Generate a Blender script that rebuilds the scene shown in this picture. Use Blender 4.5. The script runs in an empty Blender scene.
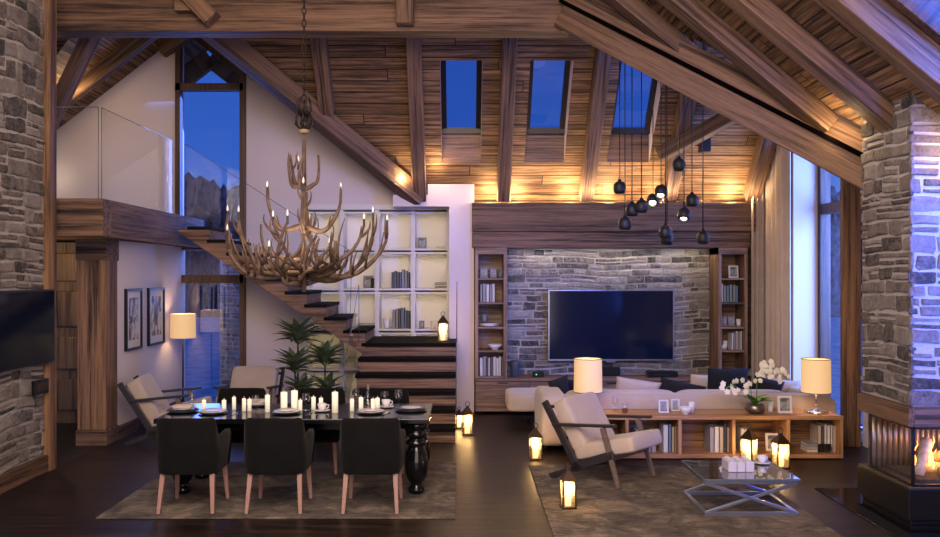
import bpy, bmesh, math, random
from mathutils import Vector as V, Matrix
RND = random.Random(11)
SC = bpy.context.scene
COL = SC.collection
PI = math.pi
F, CX, CY, EYE = 850.0, 462.0, 275.0, 2.09

def W(px, py, D):
    """room point at depth D seen at (px, py) in the photograph"""
    return V(((px-CX)*D/F, D, EYE-(py-CY)*D/F))

# ------------------------------------------------------------------ camera
cam_d = bpy.data.cameras.new('camera'); cam = bpy.data.objects.new('camera', cam_d); COL.objects.link(cam)
cam.location = (0, 0, EYE); cam.rotation_euler = (PI/2, 0, 0)
cam_d.sensor_width = 36; cam_d.lens = 36*F/940
cam_d.shift_x = (470-CX)/940; cam_d.shift_y = -(268.5-CY)/940
cam_d.clip_end = 200
SC.camera = cam

# ------------------------------------------------------------------ mesh builder
class G:
    def __init__(s): s.v, s.f, s.sm = [], [], []
    def add(s, vs, fs, smooth=False, M=None):
        b = len(s.v)
        s.v += [tuple(M @ V(p)) if M else tuple(p) for p in vs]
        s.f += [tuple(b+i for i in f) for f in fs]
        s.sm += [smooth]*len(fs); return s
    def box(s, x0, x1, y0, y1, z0, z1, M=None):
        vs = [(x, y, z) for z in (z0, z1) for y in (y0, y1) for x in (x0, x1)]
        return s.add(vs, [(0,2,3,1),(4,5,7,6),(0,1,5,4),(2,6,7,3),(0,4,6,2),(1,3,7,5)], False, M)
    def cbox(s, c, d, M=None):
        return s.box(c[0]-d[0]/2, c[0]+d[0]/2, c[1]-d[1]/2, c[1]+d[1]/2, c[2]-d[2]/2, c[2]+d[2]/2, M)
    def bar(s, p, q, w, h, up=(0,0,1), w2=None, h2=None):
        p, q, up = V(p), V(q), V(up); d = (q-p).normalized()
        a = d.cross(up)
        if a.length < 1e-4: a = d.cross(V((0,1,0)))
        a.normalize(); b = a.cross(d).normalized()
        w2 = w if w2 is None else w2; h2 = h if h2 is None else h2
        vs = [p+a*(i*w/2)+b*(j*h/2) for i, j in ((-1,-1),(1,-1),(1,1),(-1,1))]
        vs += [q+a*(i*w2/2)+b*(j*h2/2) for i, j in ((-1,-1),(1,-1),(1,1),(-1,1))]
        return s.add(vs, [(3,2,1,0),(4,5,6,7),(0,1,5,4),(1,2,6,5),(2,3,7,6),(3,0,4,7)])
    def tube(s, pts, r, n=8, cap=True):
        pts = [V(p) for p in pts]; rs = r if isinstance(r, (list, tuple)) else [r]*len(pts)
        vs, fs, ref = [], [], None
        for i, p in enumerate(pts):
            t = (pts[min(i+1, len(pts)-1)]-pts[max(i-1, 0)])
            if t.length < 1e-9: t = V((0,0,1))
            t.normalize()
            if ref is None: ref = V((1,0,0)) if abs(t.x) < .8 else V((0,1,0))
            a = t.cross(ref)
            if a.length < 1e-5: a = t.cross(V((0,0,1)))
            a.normalize(); b = t.cross(a).normalized(); ref = b.cross(t) if False else ref
            for k in range(n):
                an = 2*PI*k/n; vs.append(p+a*math.cos(an)*rs[i]+b*math.sin(an)*rs[i])
        for i in range(len(pts)-1):
            for k in range(n):
                fs.append((i*n+k, i*n+(k+1)%n, (i+1)*n+(k+1)%n, (i+1)*n+k))
        if cap: fs += [tuple(range(n-1, -1, -1)), tuple((len(pts)-1)*n+k for k in range(n))]
        return s.add(vs, fs, True)
    def lathe(s, prof, n=20, c=(0,0,0), M=None):
        vs, fs = [], []
        for r, z in prof:
            for k in range(n):
                an = 2*PI*k/n; vs.append((c[0]+r*math.cos(an), c[1]+r*math.sin(an), c[2]+z))
        for i in range(len(prof)-1):
            for k in range(n):
                fs.append((i*n+k, i*n+(k+1)%n, (i+1)*n+(k+1)%n, (i+1)*n+k))
        if prof[0][0] > 1e-5: fs.append(tuple(range(n-1, -1, -1)))
        if prof[-1][0] > 1e-5: fs.append(tuple((len(prof)-1)*n+k for k in range(n)))
        return s.add(vs, fs, True, M)
    def prism(s, poly, a, b, ax='y'):
        """poly: (u,v) ring; ax = axis of extrusion from a to b"""
        def pt(u, v, t): return {'y': (u, t, v), 'x': (t, u, v), 'z': (u, v, t)}[ax]
        n = len(poly); vs = [pt(u, v, a) for u, v in poly]+[pt(u, v, b) for u, v in poly]
        return s.add(vs, [tuple(range(n)), tuple(range(2*n-1, n-1, -1))]+[(i, i+n, (i+1)%n+n, (i+1)%n) for i in range(n)])
    def poly(s, pts): return s.add(pts, [tuple(range(len(pts)))])
    def sphere(s, c, r, n=12, m=8, M=None, sc=(1,1,1)):
        pr = [(max(1e-6, r*math.sin(PI*i/m)), -r*math.cos(PI*i/m)) for i in range(m+1)]
        vs, fs = [], []
        for rr, z in pr:
            for k in range(n):
                vs.append((c[0]+rr*math.cos(2*PI*k/n)*sc[0], c[1]+rr*math.sin(2*PI*k/n)*sc[1], c[2]+z*sc[2]))
        for i in range(m):
            for k in range(n): fs.append((i*n+k, i*n+(k+1)%n, (i+1)*n+(k+1)%n, (i+1)*n+k))
        return s.add(vs, fs, True, M)
    def soft(s, c, d, e1=.3, e2=.25, M=None, n=36, m=18, pinch=0):
        """superquadric cushion; c centre, d full size"""
        def sp(w, e): return math.copysign(abs(w)**e, w)
        vs, fs = [], []
        for i in range(m+1):
            ph = -PI/2+PI*i/m; cp, sp_ = sp(math.cos(ph), e1), sp(math.sin(ph), e1)
            for k in range(n):
                th = 2*PI*k/n
                x, y = cp*sp(math.cos(th), e2), cp*sp(math.sin(th), e2)
                vs.append((c[0]+x*d[0]/2, c[1]+y*d[1]/2, c[2]+sp_*d[2]/2))
        for i in range(m):
            for k in range(n): fs.append((i*n+k, i*n+(k+1)%n, (i+1)*n+(k+1)%n, (i+1)*n+k))
        return s.add(vs, fs, True, M)
    def pillow(s, w, h, t, M=None, n=14):
        """square scatter pillow in local XZ standing up, thickness along Y, pinched corners"""
        for sg in (-1, 1):
            vs, fs = [], []
            for j in range(n+1):
                for i in range(n+1):
                    u, v = 2*i/n-1, 2*j/n-1
                    th = (max(0, 1-u*u)*max(0, 1-v*v))**.42
                    pu = u*(1-.07*(1-v*v)); pv = v*(1-.07*(1-u*u))
                    pu, pv = u*(1-.06*v*v*0-.05*(1-v*v)*abs(u)), v*(1-.05*(1-u*u)*abs(v))
                    vs.append((pu*w/2, sg*th*t/2, pv*h/2))
            for j in range(n):
                for i in range(n):
                    q = (j*(n+1)+i, j*(n+1)+i+1, (j+1)*(n+1)+i+1, (j+1)*(n+1)+i)
                    fs.append(q if sg < 0 else q[::-1])
            s.add(vs, fs, True, M)
        return s
    def build(s, name, mat, parent=None, loc=None, rot=None, bevel=0, seg=2, frame=None, weld=False):
        me = bpy.data.meshes.new(name); me.from_pydata(s.v, [], s.f)
        for p, q in zip(me.polygons, s.sm): p.use_smooth = q
        bm = bmesh.new(); bm.from_mesh(me)
        if weld: bmesh.ops.remove_doubles(bm, verts=bm.verts, dist=1e-5)
        bmesh.ops.recalc_face_normals(bm, faces=bm.faces)
        if bevel:
            es = [e for e in bm.edges if len(e.link_faces) == 2 and e.calc_face_angle(0) > .6]
            r = bmesh.ops.bevel(bm, geom=es, offset=bevel, segments=seg, profile=.5, affect='EDGES', clamp_overlap=True)
        bm.to_mesh(me); bm.free()
        me.materials.append(mat)
        o = bpy.data.objects.new(name, me); COL.objects.link(o)
        if parent: o.parent = parent
        if loc is not None: o.location = loc
        if rot is not None: o.rotation_euler = rot
        if frame is not None: o.matrix_world = frame
        return o

def tag(o, label=None, cat=None, group=None, kind=None):
    if label: o['label'] = label
    if cat: o['category'] = cat
    if group: o['group'] = group
    if kind: o['kind'] = kind
    return o
def thing(name, label, cat, loc=(0,0,0), rz=0, group=None, rot=None):
    o = bpy.data.objects.new(name, None); COL.objects.link(o); o.empty_display_size = .1
    o.location = loc; o.rotation_euler = rot or (0, 0, rz)
    return tag(o, label, cat, group)
def struct(name, g, mat, label=None, parent=None, **k):
    o = g.build(name, mat, parent, **k)
    if parent is None: tag(o, label, None, None, 'structure')
    return o
KIDS = {}
def copy_tree(o, loc, rz=0, label=None, group=None, scale=None):
    r = o.copy(); COL.objects.link(r); r.location = loc; r.rotation_euler = (0, 0, rz)
    if scale: r.scale = scale
    tag(r, label, None, group)
    for ch in o.children:
        c = ch.copy(); COL.objects.link(c); c.parent = r
        for g in ch.children:
            d = g.copy(); COL.objects.link(d); d.parent = c
    return r
ORD = ['first','second','third','fourth','fifth','sixth','seventh','eighth','ninth','tenth','eleventh','twelfth','thirteenth','fourteenth','fifteenth','sixteenth']

# ------------------------------------------------------------------ materials
class N:
    def __init__(s, name):
        s.m = bpy.data.materials.new(name); s.m.use_nodes = True; s.t = s.m.node_tree
        s.b = s.t.nodes['Principled BSDF']; s.out = s.t.nodes['Material Output']
    def n(s, ty, **k):
        x = s.t.nodes.new('ShaderNode'+ty)
        for a, b in k.items():
            if a[0] == '_': x.inputs[a[1:].replace('_', ' ')].default_value = b
            else: setattr(x, a, b)
        return x
    def l(s, a, b): s.t.links.new(a, b)
    def ramp(s, fac, stops):
        r = s.n('ValToRGB'); e = r.color_ramp.elements
        while len(e) < len(stops): e.new(.5)
        for x, (p, c) in zip(e, stops): x.position = p; x.color = (*c, 1)
        s.l(fac, r.inputs[0]); return r.outputs[0]
    def math(s, op, a, b=None, c=None):
        x = s.n('Math', operation=op)
        for i, q in enumerate((a, b, c)):
            if q is None: continue
            if isinstance(q, (int, float)): x.inputs[i].default_value = q
            else: s.l(q, x.inputs[i])
        return x.outputs[0]
    def bump(s, h, st=.3, d=.02):
        b = s.n('Bump', _Strength=st, _Distance=d); s.l(h, b.inputs['Height']); s.l(b.outputs[0], s.b.inputs['Normal'])
    def set(s, **k):
        for a, b in k.items(): s.b.inputs[a.replace('_', ' ')].default_value = b
        return s

def c4(c): return (*c, 1) if len(c) == 3 else c
def mix_rgb(k, fac, a, b, mode='MIX'):
    x = k.n('Mix', data_type='RGBA', blend_type=mode)
    for i, q in ((0, fac), (6, a), (7, b)):
        if isinstance(q, (int, float)): x.inputs[i].default_value = q
        elif isinstance(q, tuple): x.inputs[i].default_value = c4(q)
        else: k.l(q, x.inputs[i])
    return x.outputs[2]

def wood(name, dark, light, ax='x', rough=.6, bump=.5, sc=1.0, spread=.25):
    k = N(name); tc = k.n('TexCoord'); oi = k.n('ObjectInfo')
    mp = k.n('Mapping'); lo, hi = .8*sc, 24*sc
    mp.inputs['Scale'].default_value = {'x': (lo, hi, hi), 'y': (hi, lo, hi), 'z': (hi, hi, lo)}[ax]
    k.l(tc.outputs['Object'], mp.inputs[0])
    off = k.n('VectorMath', operation='SCALE'); off.inputs[0].default_value = (7, 13, 5)
    k.l(oi.outputs['Random'], off.inputs['Scale'])
    ad = k.n('VectorMath', operation='ADD'); k.l(mp.outputs[0], ad.inputs[0]); k.l(off.outputs[0], ad.inputs[1])
    n1 = k.n('TexNoise', _Scale=1.0, _Detail=9, _Roughness=.68, _Distortion=.12); k.l(ad.outputs[0], n1.inputs['Vector'])
    n2 = k.n('TexNoise', _Scale=.16, _Detail=3); k.l(ad.outputs[0], n2.inputs['Vector'])
    n3 = k.n('TexNoise', _Scale=3.5, _Detail=4, _Roughness=.7); k.l(ad.outputs[0], n3.inputs['Vector'])
    f = k.math('ADD', k.math('MULTIPLY', n1.outputs[0], .62), k.math('ADD', k.math('MULTIPLY', n2.outputs[0], .3), k.math('MULTIPLY', n3.outputs[0], .22)))
    mid = tuple((a*1.1+b)/2.1 for a, b in zip(dark, light))
    c = k.ramp(f, [(.45, tuple(q*.28 for q in dark)), (.505, dark), (.56, mid), (.65, light)])
    var = k.math('ADD', k.math('MULTIPLY', oi.outputs['Random'], spread), 1-spread/2)
    vv = k.n('CombineXYZ')
    for i in range(3): k.l(var, vv.inputs[i])
    c = mix_rgb(k, 1.0, c, vv.outputs[0], 'MULTIPLY')
    k.l(c, k.b.inputs['Base Color']); k.set(Roughness=rough)
    k.bump(f, bump, .03); return k.m

def planks(name, dark, light, w=.175, L=2.6, rough=.6, gap=.05, gapcol=(.004, .003, .002), bump=.5, tone=.5):
    """boards along local X, laid side by side along local Y"""
    k = N(name); tc = k.n('TexCoord'); sp = k.n('SeparateXYZ'); k.l(tc.outputs['Object'], sp.inputs[0])
    v = k.math('DIVIDE', sp.outputs[1], w); row = k.math('FLOOR', v); fr = k.math('FRACT', v)
    wn = k.n('TexWhiteNoise', noise_dimensions='1D'); k.l(row, wn.inputs['W'])
    u = k.math('ADD', k.math('DIVIDE', sp.outputs[0], L), k.math('MULTIPLY', wn.outputs[0], 9.7))
    cell = k.math('FLOOR', u); fu = k.math('FRACT', u)
    cb = k.n('CombineXYZ'); k.l(row, cb.inputs[0]); k.l(cell, cb.inputs[1])
    wn2 = k.n('TexWhiteNoise', noise_dimensions='2D'); k.l(cb.outputs[0], wn2.inputs['Vector'])
    cv = k.n('CombineXYZ')
    k.l(k.math('MULTIPLY', sp.outputs[0], 1.2), cv.inputs[0]); k.l(k.math('MULTIPLY', sp.outputs[1], 30), cv.inputs[1])
    k.l(k.math('MULTIPLY', wn2.outputs[0], 60), cv.inputs[2])
    n1 = k.n('TexNoise', _Scale=1.0, _Detail=8, _Roughness=.7, _Distortion=.25); k.l(cv.outputs[0], n1.inputs['Vector'])
    c = k.ramp(n1.outputs[0], [(.36, tuple(q*.3 for q in dark)), (.46, dark), (.62, light)])
    var = k.math('ADD', k.math('MULTIPLY', wn2.outputs[0], tone), 1-tone/2)
    vv = k.n('CombineXYZ')
    for i in range(3): k.l(var, vv.inputs[i])
    c = mix_rgb(k, 1.0, c, vv.outputs[0], 'MULTIPLY')
    e1 = k.math('LESS_THAN', k.math('PINGPONG', fr, .5), gap)
    e2 = k.math('LESS_THAN', k.math('PINGPONG', fu, .5), gap*w/L*.8)
    e = k.math('MAXIMUM', e1, e2)
    c = mix_rgb(k, e, c, gapcol)
    k.l(c, k.b.inputs['Base Color']); k.set(Roughness=rough)
    h = k.math('SUBTRACT', k.math('MULTIPLY', n1.outputs[0], .5), e)
    k.bump(h, bump, .02); return k.m

def plain(name, c, rough=.6, metal=0, noise=0, nsc=40, bump=0, spec=None):
    k = N(name); k.set(Base_Color=c4(c), Roughness=rough, Metallic=metal)
    if spec is not None: k.b.inputs['Specular IOR Level'].default_value = spec
    if noise or bump:
        tc = k.n('TexCoord'); n1 = k.n('TexNoise', _Scale=nsc, _Detail=5); k.l(tc.outputs['Object'], n1.inputs['Vector'])
        if noise:
            k.l(k.ramp(n1.outputs[0], [(.3, tuple(q*(1-noise) for q in c)), (.7, tuple(min(1, q*(1+noise)) for q in c))]), k.b.inputs['Base Color'])
        if bump: k.bump(n1.outputs[0], bump, .01)
    return k.m
def emit(name, c, st, base=None):
    k = N(name); k.set(Base_Color=c4(base or c), Roughness=.6)
    k.b.inputs['Emission Color'].default_value = c4(c); k.b.inputs['Emission Strength'].default_value = st
    return k.m
def glass(name, tint=(1,1,1), refl=1.0, rough=.0, glow=0):
    """thin pane: see-through with a Fresnel reflection"""
    k = N(name); k.t.nodes.remove(k.b)
    tr = k.n('BsdfTransparent'); tr.inputs[0].default_value = c4(tint)
    gl = k.n('BsdfGlossy'); gl.inputs['Roughness'].default_value = rough; gl.inputs[0].default_value = (1,1,1,1)
    ge = k.n('NewGeometry'); dt_ = k.n('VectorMath', operation='DOT_PRODUCT'); mx = k.n('MixShader')
    k.l(ge.outputs['Incoming'], dt_.inputs[0]); k.l(ge.outputs['Normal'], dt_.inputs[1])
    sch = k.math('POWER', k.math('SUBTRACT', 1.0, k.math('ABSOLUTE', dt_.outputs['Value'])), 5.0)
    fr = k.math('MINIMUM', k.math('MULTIPLY', k.math('ADD', k.math('MULTIPLY', sch, .96), .04), refl), .95)
    k.l(fr, mx.inputs[0]); k.l(tr.outputs[0], mx.inputs[1]); k.l(gl.outputs[0], mx.inputs[2])
    o_ = mx.outputs[0]
    if glow:
        tl = k.n('BsdfTranslucent'); tl.inputs[0].default_value = c4((1,.95,.85)); m2 = k.n('MixShader'); m2.inputs[0].default_value = glow
        k.l(o_, m2.inputs[1]); k.l(tl.outputs[0], m2.inputs[2]); o_ = m2.outputs[0]
    k.l(o_, k.out.inputs[0]); return k.m

def stone_mat(name, dark, light):
    k = N(name); ge = k.n('NewGeometry'); tc = k.n('TexCoord')
    n1 = k.n('TexNoise', _Scale=9, _Detail=8, _Roughness=.7); k.l(tc.outputs['Object'], n1.inputs['Vector'])
    n2 = k.n('TexNoise', _Scale=38, _Detail=6, _Roughness=.75); k.l(tc.outputs['Object'], n2.inputs['Vector'])
    f = k.math('ADD', k.math('MULTIPLY', ge.outputs['Random Per Island'], .34), k.math('ADD', k.math('MULTIPLY', n1.outputs[0], .6), k.math('MULTIPLY', n2.outputs[0], .55)))
    mid = tuple((a+b)/2*m for a, b, m in zip(dark, light, (1.06, .98, .9)))
    k.l(k.ramp(f, [(.46, tuple(q*.45 for q in dark)), (.58, dark), (.74, mid), (.98, light)]), k.b.inputs['Base Color']); k.set(Roughness=.85)
    k.bump(k.math('ADD', n1.outputs[0], k.math('MULTIPLY', n2.outputs[0], .8)), 1.0, .06); return k.m
def fabric(name, c, sc=220, var=.18, rough=.9, bump=.25):
    k = N(name); tc = k.n('TexCoord')
    n1 = k.n('TexNoise', _Scale=sc, _Detail=3); k.l(tc.outputs['Object'], n1.inputs['Vector'])
    n2 = k.n('TexNoise', _Scale=5, _Detail=4); k.l(tc.outputs['Object'], n2.inputs['Vector'])
    f = k.math('ADD', k.math('MULTIPLY', n1.outputs[0], .5), k.math('MULTIPLY', n2.outputs[0], .5))
    k.l(k.ramp(f, [(.35, tuple(q*(1-var) for q in c)), (.65, tuple(q*(1+var) for q in c))]), k.b.inputs['Base Color'])
    k.set(Roughness=rough); k.bump(f, bump, .01); k.b.inputs['Sheen Weight'].default_value = .25 if c[0] > .1 else .02; return k.m

BEAM_D, BEAM_L = (.064, .034, .020), (.225, .130, .078)
m_beam = wood('beam_wood', BEAM_D, BEAM_L, 'x', .7, .7)
m_beam_y = wood('beam_wood_y', BEAM_D, BEAM_L, 'y', .7, .7)
m_beam_z = wood('beam_wood_z', (.082, .043, .022), (.285, .155, .078), 'z', .7, .7)
m_ceil = planks('ceiling_boards', (.115, .062, .030), (.32, .185, .095), .175, 3.2, .7, .045)
m_fleg = plain('weathered_leg', (.15, .11, .09), .5, noise=.2)
m_floor = planks('floor_boards', (.013, .0078, .0058), (.048, .029, .020), .14, 2.2, .40, .035, bump=.2); m_floor.node_tree.nodes['Principled BSDF'].inputs['Specular IOR Level'].default_value = .35
m_tile = planks('slate_tile', (.012, .012, .013), (.03, .03, .03), .45, .9, .4, .01)
m_white = plain('white_plaster', (.70, .62, .62), .85, noise=.03, nsc=60, bump=.08)
m_wshelf = plain('white_lacquer', (.72, .70, .68), .5)
m_walnut = wood('walnut', (.13, .070, .044), (.32, .19, .12), 'x', .5, .25)
m_walnut_z = wood('walnut_z', (.14, .075, .045), (.34, .20, .12), 'z', .5, .25)
m_oak = wood('console_oak', (.26, .125, .052), (.50, .28, .135), 'x', .45, .2, spread=.1)
m_oak_z = wood('console_oak_z', (.26, .125, .052), (.50, .28, .135), 'z', .45, .2, spread=.1)
m_stair = wood('stair_wood', (.085, .042, .025), (.31, .175, .105), 'x', .55, .4)
m_tread = plain('tread_black', (.008, .006, .006), .7, spec=.08)
m_dark = plain('dark_timber', (.030, .026, .030), .45, noise=.3, nsc=30)
m_stone = stone_mat('ledge_stone', (.095, .085, .085), (.42, .38, .37))
m_stone2 = stone_mat('ledge_stone_tv', (.10, .095, .095), (.46, .43, .42))
m_mortar = plain('mortar', (.40, .365, .345), .95, noise=.15, nsc=50, bump=.4)
m_frame = wood('window_timber', (.05, .026, .015), (.13, .07, .04), 'z', .5, .3)
m_blackframe = plain('black_frame', (.012, .010, .010), .4)
m_pane = glass('window_glass', (.93, .95, 1), 1.7)
m_pane_sky = glass('skylight_glass', (.66, .72, .85), 1.7)
m_pane_low = glass('window_glass_low', (.93, .95, 1), 6.5)
m_firepane = glass('fire_glass', (.95, .95, .95), 1.0)
m_rail = glass('railing_glass', (.95, .97, 1), .8)
m_edge = plain('glass_edge', (.12, .13, .15), .2)
m_cream = fabric('cream_linen', (.52, .425, .355), 260, .10)
m_sofa = fabric('sofa_fabric', (.50, .41, .345), 240, .10)
m_charcoal = fabric('charcoal_cloth', (.012, .011, .013), 200, .3)
m_navy = fabric('navy_cloth', (.006, .010, .022), 200, .3)
m_chairblk = fabric('dark_velvet', (.0045, .0042, .0042), 70, .6, .95, .4); m_chairblk.node_tree.nodes['Principled BSDF'].inputs['Specular IOR Level'].default_value = .25; m_chairblk.node_tree.nodes['Principled BSDF'].inputs['Sheen Weight'].default_value = .05
m_leg = plain('pale_leg', (.36, .21, .17), .5, noise=.1)
m_steel = plain('brushed_steel', (.42, .47, .62), .28, .9)
m_chrome = plain('chrome', (.75, .76, .8), .12, 1)
m_black = plain('black_metal', (.010, .010, .011), .35, .3)
m_gloss = plain('black_gloss', (.006, .006, .008), .13)
m_tvscr = plain('tv_screen', (.006, .010, .028), .10)
m_silver = plain('tv_bezel', (.35, .37, .42), .3, 1)
m_bronze = plain('lantern_metal', (.10, .065, .045), .4, .9)
m_porc = plain('porcelain', (.74, .72, .74), .25)
m_slate = plain('slate_plate', (.06, .065, .085), .3)
m_wax = emit('candle_wax', (1, .84, .58), .42, (.75, .7, .6))
m_waxlit = emit('lantern_candle', (1, .60, .22), 2.4, (.8, .7, .5))
m_flame = emit('flame', (1, .60, .2), 9)
m_wick = plain('wick', (.25, .22, .18), .9)
m_glassware = glass('drinking_glass', (.95, .95, .97), 2.2)
m_lantpane = glass('lantern_pane', (1, .97, .9), .8, glow=.16)
m_shade = emit('lamp_shade', (1, .60, .25), .50, (.55, .45, .32))
m_leaf = plain('leaf_green', (.17, .225, .115), .5, noise=.4, nsc=12)
m_leaf2 = plain('orchid_leaf', (.12, .30, .05), .35, noise=.3, nsc=20)
m_petal = plain('petal_white', (.85, .82, .72), .5)
m_pot = plain('pot_dark', (.03, .03, .035), .4)
m_paper = plain('pages', (.62, .58, .52), .8)
m_antler = plain('antler', (.135, .088, .062), .6, noise=.45, nsc=14, bump=.3)
m_iron = plain('iron_chain', (.035, .028, .024), .5, .7)
m_curtain = fabric('curtain_cloth', (.50, .41, .34), 120, .12)
m_wicklit = emit('wick_tip', (1,.8,.55), .6, (.6,.55,.5))
m_bulb = emit('bulb', (1, .72, .42), 14)
m_pendlit = emit('pendant_lamp', (1, .80, .55), 14)
m_shadow = plain('painted_shadow', (.003,.002,.002), 1, spec=0)
# ================================================================== THE ROOM
def rug_mat(name, a, b, c):
    k = N(name); tc = k.n('TexCoord')
    n1 = k.n('TexNoise', _Scale=3.2, _Detail=9, _Roughness=.75, _Distortion=.6); k.l(tc.outputs['Object'], n1.inputs['Vector'])
    mp = k.n('Mapping'); mp.inputs['Scale'].default_value = (3, 40, 1); k.l(tc.outputs['Object'], mp.inputs[0])
    n2 = k.n('TexNoise', _Scale=1.0, _Detail=6, _Roughness=.7); k.l(mp.outputs[0], n2.inputs['Vector'])
    n3 = k.n('TexNoise', _Scale=160, _Detail=2); k.l(tc.outputs['Object'], n3.inputs['Vector'])
    f = k.math('ADD', k.math('MULTIPLY', n1.outputs[0], .6), k.math('ADD', k.math('MULTIPLY', n2.outputs[0], .3), k.math('MULTIPLY', n3.outputs[0], .12)))
    k.l(k.ramp(f, [(.42, a), (.52, b), (.62, c)]), k.b.inputs['Base Color']); k.set(Roughness=.95); k.bump(f, .4, .01); return k.m
m_rug1 = rug_mat('rug_grey_brown', (.045, .037, .034), (.13, .105, .085), (.30, .24, .175))

# roof planes -------------------------------------------------------
def zmain(D): return 18.315-1.15*D                 # back slope with the skylights
PK, PX, PS = 6.0, -4.29, .775                      # cross gable: ridge height, ridge x, pitch
def zgab(x): return PK-PS*abs(x-PX)
def xval(D): return PX+(PK-zmain(D))/PS            # valley of gable and back slope
def zright(x): return 3.68-.83*(x-3.63)            # slope falling to the chimney side

def slope_obj(name, mat, origin, xd, yd, polys, label=None):
    """polys in world points; local frame: X along boards (xd), Y across (yd)"""
    xd, yd = V(xd).normalized(), V(yd).normalized(); zd = xd.cross(yd)
    M = Matrix((xd, yd, zd)).transposed().to_4x4(); M.translation = V(origin); Mi = M.inverted()
    g = G()
    for p in polys: g.poly([Mi @ V(q) for q in p])
    return struct(name, g, mat, label, frame=M)

def mp(x, D): return (x, D, zmain(D))
S0, S1 = 11.57, 12.65
sky_x = [(-.30, .28), (.93, 1.52), (2.16, 2.78)]
edges = [None]+[e for s in sky_x for e in s]+[4.95]
pol = [[mp(xval(S1), S1), mp(4.95, S1), mp(4.95, 13.1), mp(xval(13.1), 13.1)],
       [mp(xval(S0), S0), mp(xval(10.71), 10.71), mp(xval(10.71), 9.6), mp(4.95, 9.6), mp(4.95, S0)]]
for i in range(0, 8, 2):
    a, b = edges[i], edges[i+1]
    pol.append([mp(xval(S0) if a is None else a, S0), mp(b, S0), mp(b, S1), mp(xval(S1) if a is None else a, S1)])
pol.append([mp(-9, 9.6), mp(PX, 9.6), mp(PX, 10.71), mp(2*PX-xval(13.5), 13.5), mp(-9, 13.5)])
slope_obj('ceiling', m_ceil, mp(0, 12), (1,0,0), (0,1,-1.15), pol, 'boarded back slope of the ceiling with three skylights')
def gp(x, D): return (x, D, zgab(x))
slope_obj('ceiling', m_ceil, (PX, 12, PK), (0,1,0), (1,0,-PS), [[gp(PX,10.71), gp(xval(13.0),13.0), gp(xval(13.0),14.6), gp(PX,14.6)]], 'boarded gable ceiling beside the valley beam')
xl = 2*PX-xval(13.5)
slope_obj('ceiling', m_ceil, (PX, 12, PK), (0,1,0), (1,0,PS), [[gp(PX,10.71), gp(xl,13.5), gp(xl,14.6), gp(PX,14.6)]], 'boarded gable ceiling above the gallery')
def rp(x, D): return (x, D, zright(x))
# far edge of the right slope follows the valley beam
def xbeam(D): return 1.19+(10-D)/(10-8.12)*(3.77-1.19)
slope_obj('ceiling', m_ceil, (2, 8, zright(2)), (0,1,0), (1,0,-.83),
          [[rp(-.3,10.2), rp(1.0,10.2), rp(xbeam(8.1)+.1,8.1), rp(5.6,8.1), rp(5.6,6.32), rp(-.3,6.32)],
           [rp(-.3,6.32), rp(2.2,6.32), rp(2.2,-1.2), rp(-.3,-1.2)], [rp(4.75,6.32), rp(5.6,6.32), rp(5.6,-1.2), rp(4.75,-1.2)],
           [rp(2.2,4.9), rp(4.75,4.9), rp(4.75,-1.2), rp(2.2,-1.2)]], 'boarded ceiling slope falling towards the stone chimney')
g = G(); g.poly([(-.3,-1.2,zright(-.3)), (-.3,10.2,zright(-.3)), (-4.8,10.2,6.0), (-4.8,-1.2,6.0)])
struct('ceiling', g, m_ceil, 'ceiling over the dining side')

# floors --------------------------------------------------------------
g = G(); g.box(-4.40, 5.6, -1.2, 13.7, -.1, 0); struct('floor', g, m_floor, 'dark glossy boarded floor')
g = G(); g.box(-9, -4.402, 9.2, 13.7, -.1, .0); struct('floor_entry', g, m_tile, 'dark tiled floor of the entry')
g = G(); g.box(-40, 40, 13.8, 60, -1.0, -.9); struct('ground_outside', g, plain('snow', (.75,.8,.95), .9, noise=.3, nsc=2), 'snowy ground outside')

g = G(); r_ = random.Random(9); vs, fs = [], []; nn_ = 260
for i in range(nn_+1):
    x = -60+100*i/nn_; h = 11.2+1.2*math.sin(x*.13)+.5*math.sin(x*.41+1)+r_.uniform(-.45,.45)
    vs += [(x, 75+r_.uniform(-1,1), -2), (x, 78+r_.uniform(-1,1), h*.6), (x+r_.uniform(-.15,.15), 80, h)]
for i in range(nn_):
    for j in (0, 1): fs.append((3*i+j, 3*i+3+j, 3*i+4+j, 3*i+1+j))
g.add(vs, fs); struct('hills', g, plain('winter_wood', (.10,.11,.16), .95, noise=.8, nsc=1.6, bump=.6), 'distant wooded hillside at dusk')
# walls -----------------------------------------------------------------
YB = 13.4
g = G()
WX0, WX1 = -4.48, -3.42
g.prism([(-9, 0), (WX0, 0), (WX0, zgab(WX0)), (-9, zgab(-9))], YB, YB+.3)
g.prism([(WX1, 0), (-2.47, 0), (-2.47, zgab(-2.47)), (WX1, zgab(WX1))], YB, YB+.3)
g.prism([(-2.47, 3.12), (-.2, 3.12), (-.2, 3.6), (-.75, 3.6), (-.75, zgab(-.75)), (-2.47, zgab(-2.47))], YB, YB+.3)
g.box(-2.47, -.2, YB+.42, YB+.5, 0, 3.2)
struct('wall_back', g, m_white, 'white gable wall behind the staircase')
g = G(); g.box(-.197, .185, 12.9, 13.75, 0, 3.47); g.box(-.52, -.197, 12.9, 13.4, 3.13, 3.47); g.box(-1.05, -.52, 12.9, 13.4, 3.13, 3.31)
struct('wall_pier', g, m_white, 'white pier beside the stairs', bevel=.004)
g = G(); g.box(.185, 5.1, 13.45, 13.75, 0, 3.4); struct('wall_television', g, m_walnut, 'timber lined wall behind the shelf towers')
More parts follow.
